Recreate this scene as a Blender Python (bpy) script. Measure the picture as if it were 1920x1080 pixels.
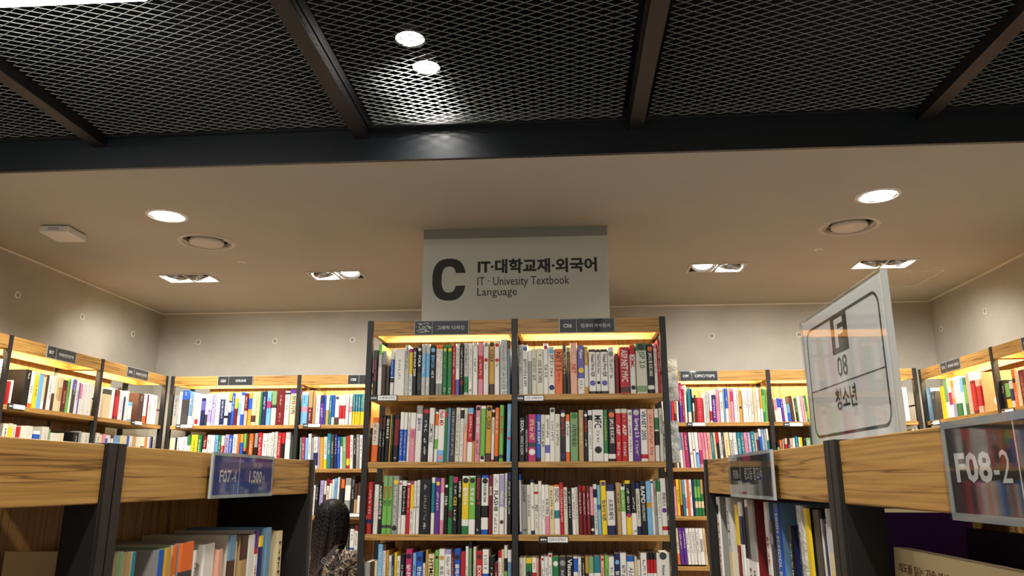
import bpy, math, random
from mathutils import Vector, Matrix
for o in list(bpy.data.objects): bpy.data.objects.remove(o)
SC = bpy.context.scene
COL = SC.collection
PI = math.pi
# ------------------------------------------------------------------ camera, world, exposure
cam_d = bpy.data.cameras.new('camera'); cam = bpy.data.objects.new('camera', cam_d); COL.objects.link(cam)
SC.camera = cam
cam_d.sensor_width = 36.0; cam_d.lens = 1437.7 * 36.0 / 1920.0; cam_d.clip_start = 0.02
PITCH, ROLL, YAW = 0.2465, -0.0014, -0.0701
_f = Vector((math.sin(YAW)*math.cos(PITCH), math.cos(YAW)*math.cos(PITCH), math.sin(PITCH)))
_r = Vector((math.cos(YAW), -math.sin(YAW), 0)); _u = _r.cross(_f)
_r2 = _r*math.cos(ROLL) + _u*math.sin(ROLL); _u2 = _u*math.cos(ROLL) - _r*math.sin(ROLL)
_m = Matrix((_r2, _u2, -_f)).transposed().to_4x4(); _m.translation = (0, 0, 1.65)
cam.matrix_world = _m
SC.view_settings.view_transform = 'Standard'; SC.view_settings.look = 'None'
SC.view_settings.gamma = 1.0; SC.view_settings.use_curve_mapping = False
SC.view_settings.exposure = 0.12
SC.cycles.max_bounces = 6; SC.cycles.diffuse_bounces = 4; SC.cycles.glossy_bounces = 3
SC.cycles.transmission_bounces = 4; SC.cycles.transparent_max_bounces = 12
SC.cycles.sample_clamp_indirect = 4.0; SC.cycles.sample_clamp_direct = 0.0
SC.cycles.caustics_reflective = False; SC.cycles.caustics_refractive = False
SC.cycles.use_denoising = True
try: SC.cycles.denoiser = 'OPENIMAGEDENOISE'
except Exception: pass
W_STR = 0.42
world = bpy.data.worlds.new('world'); SC.world = world; world.use_nodes = True
_bg = world.node_tree.nodes['Background']; _bg.inputs[0].default_value = (1.0, 0.96, 0.90, 1); _bg.inputs[1].default_value = W_STR
P_LED, P_SPOT, P_DOWN, P_AISLE_FILL, P_LINE, P_MESH = 7.5, 46.0, 36.0, 80.0, 10.0, 26.0   # lamp powers (W)

def kelvin_col(k):
    return {27: (1.0, .75, .45), 30: (1.0, .82, .50), 35: (1.0, .96, .91), 40: (1.0, .95, .87), 50: (.98, 1.0, .97)}[k]
def light(kind, name, loc, energy, col, parent=None, direction=None, **kw):
    d = bpy.data.lights.new(name, kind); d.energy = energy; d.color = col
    for k, v in kw.items(): setattr(d, k, v)
    o = bpy.data.objects.new(name, d); COL.objects.link(o)
    if direction is not None: o.rotation_euler = Vector(direction).to_track_quat('-Z', 'Y').to_euler()
    o.location = loc
    if parent: o.parent = parent
    return o

# ------------------------------------------------------------------ materials
def srgb(r, g, b):
    f = lambda c: (c/12.92 if c <= .04045 else ((c+.055)/1.055)**2.4)
    return (f(r/255), f(g/255), f(b/255), 1)
def mat(name, col, rough=.5, metal=0, **kw):
    m = bpy.data.materials.new(name); m.use_nodes = True
    b = m.node_tree.nodes['Principled BSDF']
    b.inputs['Base Color'].default_value = col; b.inputs['Roughness'].default_value = rough; b.inputs['Metallic'].default_value = metal
    for k, v in kw.items(): b.inputs[k.replace('_', ' ')].default_value = v
    return m
def nodes(m): return m.node_tree.nodes, m.node_tree.links, m.node_tree.nodes['Principled BSDF']
def ramp(n, stops):
    r = n.new('ShaderNodeValToRGB'); e = r.color_ramp.elements
    while len(e) < len(stops): e.new(.5)
    for i, (p, c) in enumerate(stops): e[i].position = p; e[i].color = c
    return r
def mottled(name, c0, c1, scale, rough=.7, bump=0.0, detail=4):
    m = mat(name, c0, rough); n, l, b = nodes(m)
    tc = n.new('ShaderNodeTexCoord'); t = n.new('ShaderNodeTexNoise'); t.inputs['Scale'].default_value = scale; t.inputs['Detail'].default_value = detail
    l.new(tc.outputs['Object'], t.inputs['Vector'])
    r = ramp(n, [(.35, c0), (.65, c1)]); l.new(t.outputs['Fac'], r.inputs[0]); l.new(r.outputs[0], b.inputs['Base Color'])
    if bump:
        bp = n.new('ShaderNodeBump'); bp.inputs['Strength'].default_value = bump; bp.inputs['Distance'].default_value = .004
        l.new(t.outputs['Fac'], bp.inputs['Height']); l.new(bp.outputs[0], b.inputs['Normal'])
    return m
def wood(name, base, dark, light_, stretch, rough=.42):
    m = mat(name, base, rough); n, l, b = nodes(m)
    tc = n.new('ShaderNodeTexCoord'); oi = n.new('ShaderNodeObjectInfo')
    ad = n.new('ShaderNodeVectorMath'); ad.operation = 'ADD'
    sc_ = n.new('ShaderNodeVectorMath'); sc_.operation = 'SCALE'; sc_.inputs[3].default_value = 7.3
    cx = n.new('ShaderNodeCombineXYZ')
    for i in range(3): l.new(oi.outputs['Random'], cx.inputs[i])
    l.new(cx.outputs[0], sc_.inputs[0]); l.new(tc.outputs['Object'], ad.inputs[0]); l.new(sc_.outputs[0], ad.inputs[1])
    mp = n.new('ShaderNodeMapping'); mp.inputs['Scale'].default_value = stretch; l.new(ad.outputs[0], mp.inputs[0])
    t1 = n.new('ShaderNodeTexNoise'); t1.inputs['Scale'].default_value = 1.0; t1.inputs['Detail'].default_value = 3; t1.inputs['Distortion'].default_value = .15
    t2 = n.new('ShaderNodeTexNoise'); t2.inputs['Scale'].default_value = 5.0; t2.inputs['Detail'].default_value = 5
    l.new(mp.outputs[0], t1.inputs['Vector']); l.new(mp.outputs[0], t2.inputs['Vector'])
    r1 = ramp(n, [(.30, base), (.40, light_), (.455, base), (.475, dark), (.50, base), (.60, light_), (.66, base)]); l.new(t1.outputs['Fac'], r1.inputs[0])
    r2 = ramp(n, [(.3, (.72, .70, .66, 1)), (.62, (1, 1, 1, 1))]); l.new(t2.outputs['Fac'], r2.inputs[0])
    mx = n.new('ShaderNodeMix'); mx.data_type = 'RGBA'; mx.blend_type = 'MULTIPLY'; mx.inputs[0].default_value = 1.0
    l.new(r1.outputs[0], mx.inputs[6]); l.new(r2.outputs[0], mx.inputs[7]); l.new(mx.outputs[2], b.inputs['Base Color'])
    bp = n.new('ShaderNodeBump'); bp.inputs['Strength'].default_value = .15; bp.inputs['Distance'].default_value = .001
    l.new(t2.outputs['Fac'], bp.inputs['Height']); l.new(bp.outputs[0], b.inputs['Normal'])
    return m
def emit(name, col, s):
    m = bpy.data.materials.new(name); m.use_nodes = True; n = m.node_tree.nodes; n.clear()
    e = n.new('ShaderNodeEmission'); e.inputs[0].default_value = (*col, 1); e.inputs[1].default_value = s
    o = n.new('ShaderNodeOutputMaterial'); m.node_tree.links.new(e.outputs[0], o.inputs[0]); return m
def clear(name, tint=(.96, .97, .97, 1), ior=1.49):
    m = bpy.data.materials.new(name); m.use_nodes = True; n, l = m.node_tree.nodes, m.node_tree.links; n.clear()
    t = n.new('ShaderNodeBsdfTransparent'); t.inputs[0].default_value = tint
    g = n.new('ShaderNodeBsdfGlossy'); g.inputs['Roughness'].default_value = .03
    fr = n.new('ShaderNodeFresnel'); fr.inputs[0].default_value = ior
    x = n.new('ShaderNodeMixShader'); o = n.new('ShaderNodeOutputMaterial')
    ge = n.new('ShaderNodeNewGeometry'); mi = n.new('ShaderNodeMix'); mi.inputs[2].default_value = ior; mi.inputs[3].default_value = 1/ior
    l.new(ge.outputs['Backfacing'], mi.inputs[0]); l.new(mi.outputs[0], fr.inputs[0])
    l.new(fr.outputs[0], x.inputs[0]); l.new(t.outputs[0], x.inputs[1]); l.new(g.outputs[0], x.inputs[2]); l.new(x.outputs[0], o.inputs[0])
    return m
def attr_mat(name, rough, **kw):
    m = mat(name, (.8, .8, .8, 1), rough, **kw); n, l, b = nodes(m)
    a = n.new('ShaderNodeAttribute'); a.attribute_name = 'Col'; l.new(a.outputs['Color'], b.inputs['Base Color'])
    return m
M = {}
M['wood'] = wood('oak_veneer', srgb(185, 138, 70), srgb(114, 78, 34), srgb(203, 157, 86), (1.3, 56, 56))
M['wood_v'] = wood('oak_panel', srgb(176, 132, 70), srgb(112, 78, 36), srgb(192, 148, 84), (34, 34, 1.0))
M['steel'] = mat('black_powder_steel', srgb(34, 33, 32), .45)
M['steel_side'] = mat('black_side_panel', srgb(24, 22, 21), .5)
M['beam'] = mat('ceiling_beam_paint', srgb(22, 22, 25), .5)
M['fascia'] = mat('dark_fascia_paint', srgb(30, 36, 42), .38)
M['void'] = mat('black_void_paint', srgb(14, 13, 16), .9)
M['strand'] = mat('mesh_metal', srgb(176, 180, 174), .4, .15)
M['ceil'] = mottled('ceiling_paint', srgb(184, 181, 172), srgb(189, 186, 177), 2.0, .8)
M['wall'] = mottled('skim_concrete_wall', srgb(176, 172, 160), srgb(194, 190, 178), 2.2, .75, .12, 6)
M['trimw'] = mat('white_trim', srgb(244, 241, 232), .6)
M['hole'] = mat('tie_hole_plug', srgb(158, 154, 144), .8)
M['floor'] = wood('floor_boards', srgb(158, 154, 148), srgb(132, 128, 122), srgb(168, 164, 158), (1.0, 8, 8), .5)
M['white'] = mat('white_plastic', srgb(235, 235, 232), .45)
M['grille'] = mat('diffuser_metal', srgb(205, 200, 190), .4)
M['dark'] = mat('dark_recess', srgb(30, 28, 27), .7)
M['chrome'] = mat('lamp_reflector', srgb(210, 210, 208), .22, .9)
M['glow'] = emit('lamp_glow', (1, .97, .90), 22.0)
M['glow_soft'] = emit('fill_lamp_face', (1, .95, .86), 3.0)
M['led'] = emit('led_strip', (1, .80, .45), 6.0)
M['acryl'] = clear('clear_acrylic')
M['acryl_edge'] = mat('acrylic_edge', srgb(190, 196, 196), .25)
M['alu'] = mat('aluminium_edge', srgb(180, 180, 178), .35, .8)
M['card_dark'] = mat('charcoal_card', srgb(46, 46, 47), .55)
M['card_white'] = mat('white_card', srgb(248, 248, 247), .5)
M['card_blue'] = mat('blue_card', srgb(58, 76, 160), .5)
M['print_white'] = mat('white_print', srgb(242, 242, 240), .6)
M['print_dark'] = mat('dark_print', srgb(44, 44, 44), .6)
M['print_grey'] = mat('grey_print', srgb(150, 150, 150), .6)
M['sign'] = mat('sign_panel', srgb(206, 213, 203), .5)
M['sign_shade'] = mat('sign_shade', srgb(146, 150, 140), .5)  # sign colour darkened for the shade just under the ceiling
M['book'] = attr_mat('printed_cover', .38)
M['print'] = attr_mat('cover_print', .5)
M['paper'] = mottled('page_edges', srgb(226, 216, 192), srgb(212, 200, 174), 60, .85)
_n, _l, _b = nodes(M['paper'])
M['foil'] = attr_mat('crinkled_wrap', .2)
_n, _l, _b = nodes(M['foil']); _t = _n.new('ShaderNodeTexNoise'); _t.inputs['Scale'].default_value = 45; _t.inputs['Detail'].default_value = 3; _t.inputs['Distortion'].default_value = 1.2
_tc = _n.new('ShaderNodeTexCoord'); _l.new(_tc.outputs['Object'], _t.inputs['Vector']); _bp = _n.new('ShaderNodeBump'); _bp.inputs['Strength'].default_value = .9; _bp.inputs['Distance'].default_value = .006
_l.new(_t.outputs['Fac'], _bp.inputs['Height']); _l.new(_bp.outputs[0], _b.inputs['Normal'])

# ------------------------------------------------------------------ mesh builder
class MB:
    def __init__(s): s.v = []; s.f = []; s.c = []; s.mi = []; s.sm = []
    def quad(s, a, b, c, d, col=None, mi=0, sm=False):
        i = len(s.v); s.v += [a, b, c, d]; s.f.append((i, i+1, i+2, i+3)); s.c.append(col); s.mi.append(mi); s.sm.append(sm)
    def add(s, vs, fs, col=None, mi=0, sm=False):
        i = len(s.v); s.v += [tuple(p) for p in vs]
        for f in fs: s.f.append(tuple(k+i for k in f)); s.c.append(col); s.mi.append(mi); s.sm.append(sm)
    def box(s, x0, y0, z0, x1, y1, z1, col=None, mi=0):
        v = [(x0,y0,z0),(x1,y0,z0),(x1,y1,z0),(x0,y1,z0),(x0,y0,z1),(x1,y0,z1),(x1,y1,z1),(x0,y1,z1)]
        s.add(v, [(3,2,1,0),(4,5,6,7),(0,1,5,4),(1,2,6,5),(2,3,7,6),(3,0,4,7)], col, mi)
    def tube(s, p0, p1, r, n=8, col=None, mi=0, r1=None):
        p0, p1 = Vector(p0), Vector(p1); d = (p1-p0).normalized(); a = d.orthogonal().normalized(); b = d.cross(a); r1 = r if r1 is None else r1
        vs = [p0 + (a*math.cos(2*PI*k/n)+b*math.sin(2*PI*k/n))*r for k in range(n)] + [p1 + (a*math.cos(2*PI*k/n)+b*math.sin(2*PI*k/n))*r1 for k in range(n)]
        i = len(s.v)
        s.add(vs, [(k, (k+1) % n, n+(k+1) % n, n+k) for k in range(n)], col, mi, True)
        s.add([], [], col)
        for f in (tuple(range(n-1, -1, -1)), tuple(range(n, 2*n))):
            s.f.append(tuple(k+i for k in f)); s.c.append(col); s.mi.append(mi); s.sm.append(False)
    def lathe(s, prof, n=32, col=None, mi=0, center=(0, 0, 0), closed=False):
        vs = []; m_ = len(prof)
        for k in range(n):
            a = 2*PI*k/n
            for r, z in prof: vs.append((center[0]+r*math.cos(a), center[1]+r*math.sin(a), center[2]+z))
        fs = []
        for k in range(n):
            for j in range(m_-1 if not closed else m_):
                j2 = (j+1) % m_; k2 = (k+1) % n
                fs.append((k*m_+j, k2*m_+j, k2*m_+j2, k*m_+j2))
        s.add(vs, fs, col, mi, True)
    def build(s, name, mats, parent=None, bevel=0, loc=None, rot=None):
        me = bpy.data.meshes.new(name); me.from_pydata(s.v, [], s.f)
        if not isinstance(mats, (list, tuple)): mats = [mats]
        for m in mats: me.materials.append(m)
        me.polygons.foreach_set('material_index', s.mi); me.polygons.foreach_set('use_smooth', s.sm)
        if any(c is not None for c in s.c):
            a = me.color_attributes.new('Col', 'FLOAT_COLOR', 'CORNER'); buf = []
            for f, c in zip(s.f, s.c): buf += list(c or (.8, .8, .8, 1))*len(f)
            a.data.foreach_set('color', buf)
        me.update()
        o = bpy.data.objects.new(name, me); COL.objects.link(o)
        if loc is not None: o.location = loc
        if rot is not None: o.rotation_euler = rot
        if parent is not None: o.parent = parent
        if bevel:
            b = o.modifiers.new('bevel', 'BEVEL'); b.width = bevel; b.segments = 2; b.limit_method = 'ANGLE'
        return o
def thing(name, label, cat, loc=(0, 0, 0), rz=0, group=None):
    o = bpy.data.objects.new(name, None); COL.objects.link(o); o.location = loc; o.rotation_euler = (0, 0, rz); o.empty_display_size = .05
    o['label'] = label; o['category'] = cat
    if group: o['group'] = group
    return o
def tag(o, label, cat, group=None, kind=None):
    o['label'] = label; o['category'] = cat
    if group: o['group'] = group
    if kind: o['kind'] = kind
    return o
def struct(o): o['kind'] = 'structure'; return o
def boxobj(name, m, dims, parent=None, bevel=.0015):
    b = MB(); b.box(*dims); return b.build(name, m, parent, bevel)

_tc_cache = {}
def text_geo(body, bold=0.0):
    """2D lettering: vertices (x, y) in em units and faces, starting at x = 0; width, lowest and highest y"""
    k = (body, bold)
    if k not in _tc_cache:
        c = bpy.data.curves.new('t', 'FONT'); c.body = body; c.size = 1; c.resolution_u = 2; c.offset = bold
        o = bpy.data.objects.new('t', c); COL.objects.link(o)
        me = bpy.data.meshes.new_from_object(o.evaluated_get(bpy.context.evaluated_depsgraph_get()))
        vs = [(v.co.x, v.co.y) for v in me.vertices]; fs = [tuple(p.vertices) for p in me.polygons]
        bpy.data.objects.remove(o); bpy.data.curves.remove(c); bpy.data.meshes.remove(me)
        x0 = min(v[0] for v in vs); x1 = max(v[0] for v in vs); y0 = min(v[1] for v in vs); y1 = max(v[1] for v in vs)
        _tc_cache[k] = ([(x-x0, y-y0) for x, y in vs], fs, x1-x0, y1-y0)
    return _tc_cache[k]
def put_text(mb, body, x, z, h, y, bold=0.0, col=None, mi=0, w=None, align='l', heavy=()):
    """upright lettering on the local plane y = const, facing -y, of height h, its lower corner at (x, z)"""
    vs, fs, tw, th = text_geo(body, bold); s = h/th; sx = s if w is None else w/tw
    if align == 'c': x = x - tw*sx/2
    for k, (dx, dz) in enumerate(heavy): mb.add([(x+a*sx+dx, y-.00002*(k+1), z+b*s+dz) for a, b in vs], fs, col, mi)
    mb.add([(x+a*sx, y, z+b*s) for a, b in vs], fs, col, mi)
    return tw*sx
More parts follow.
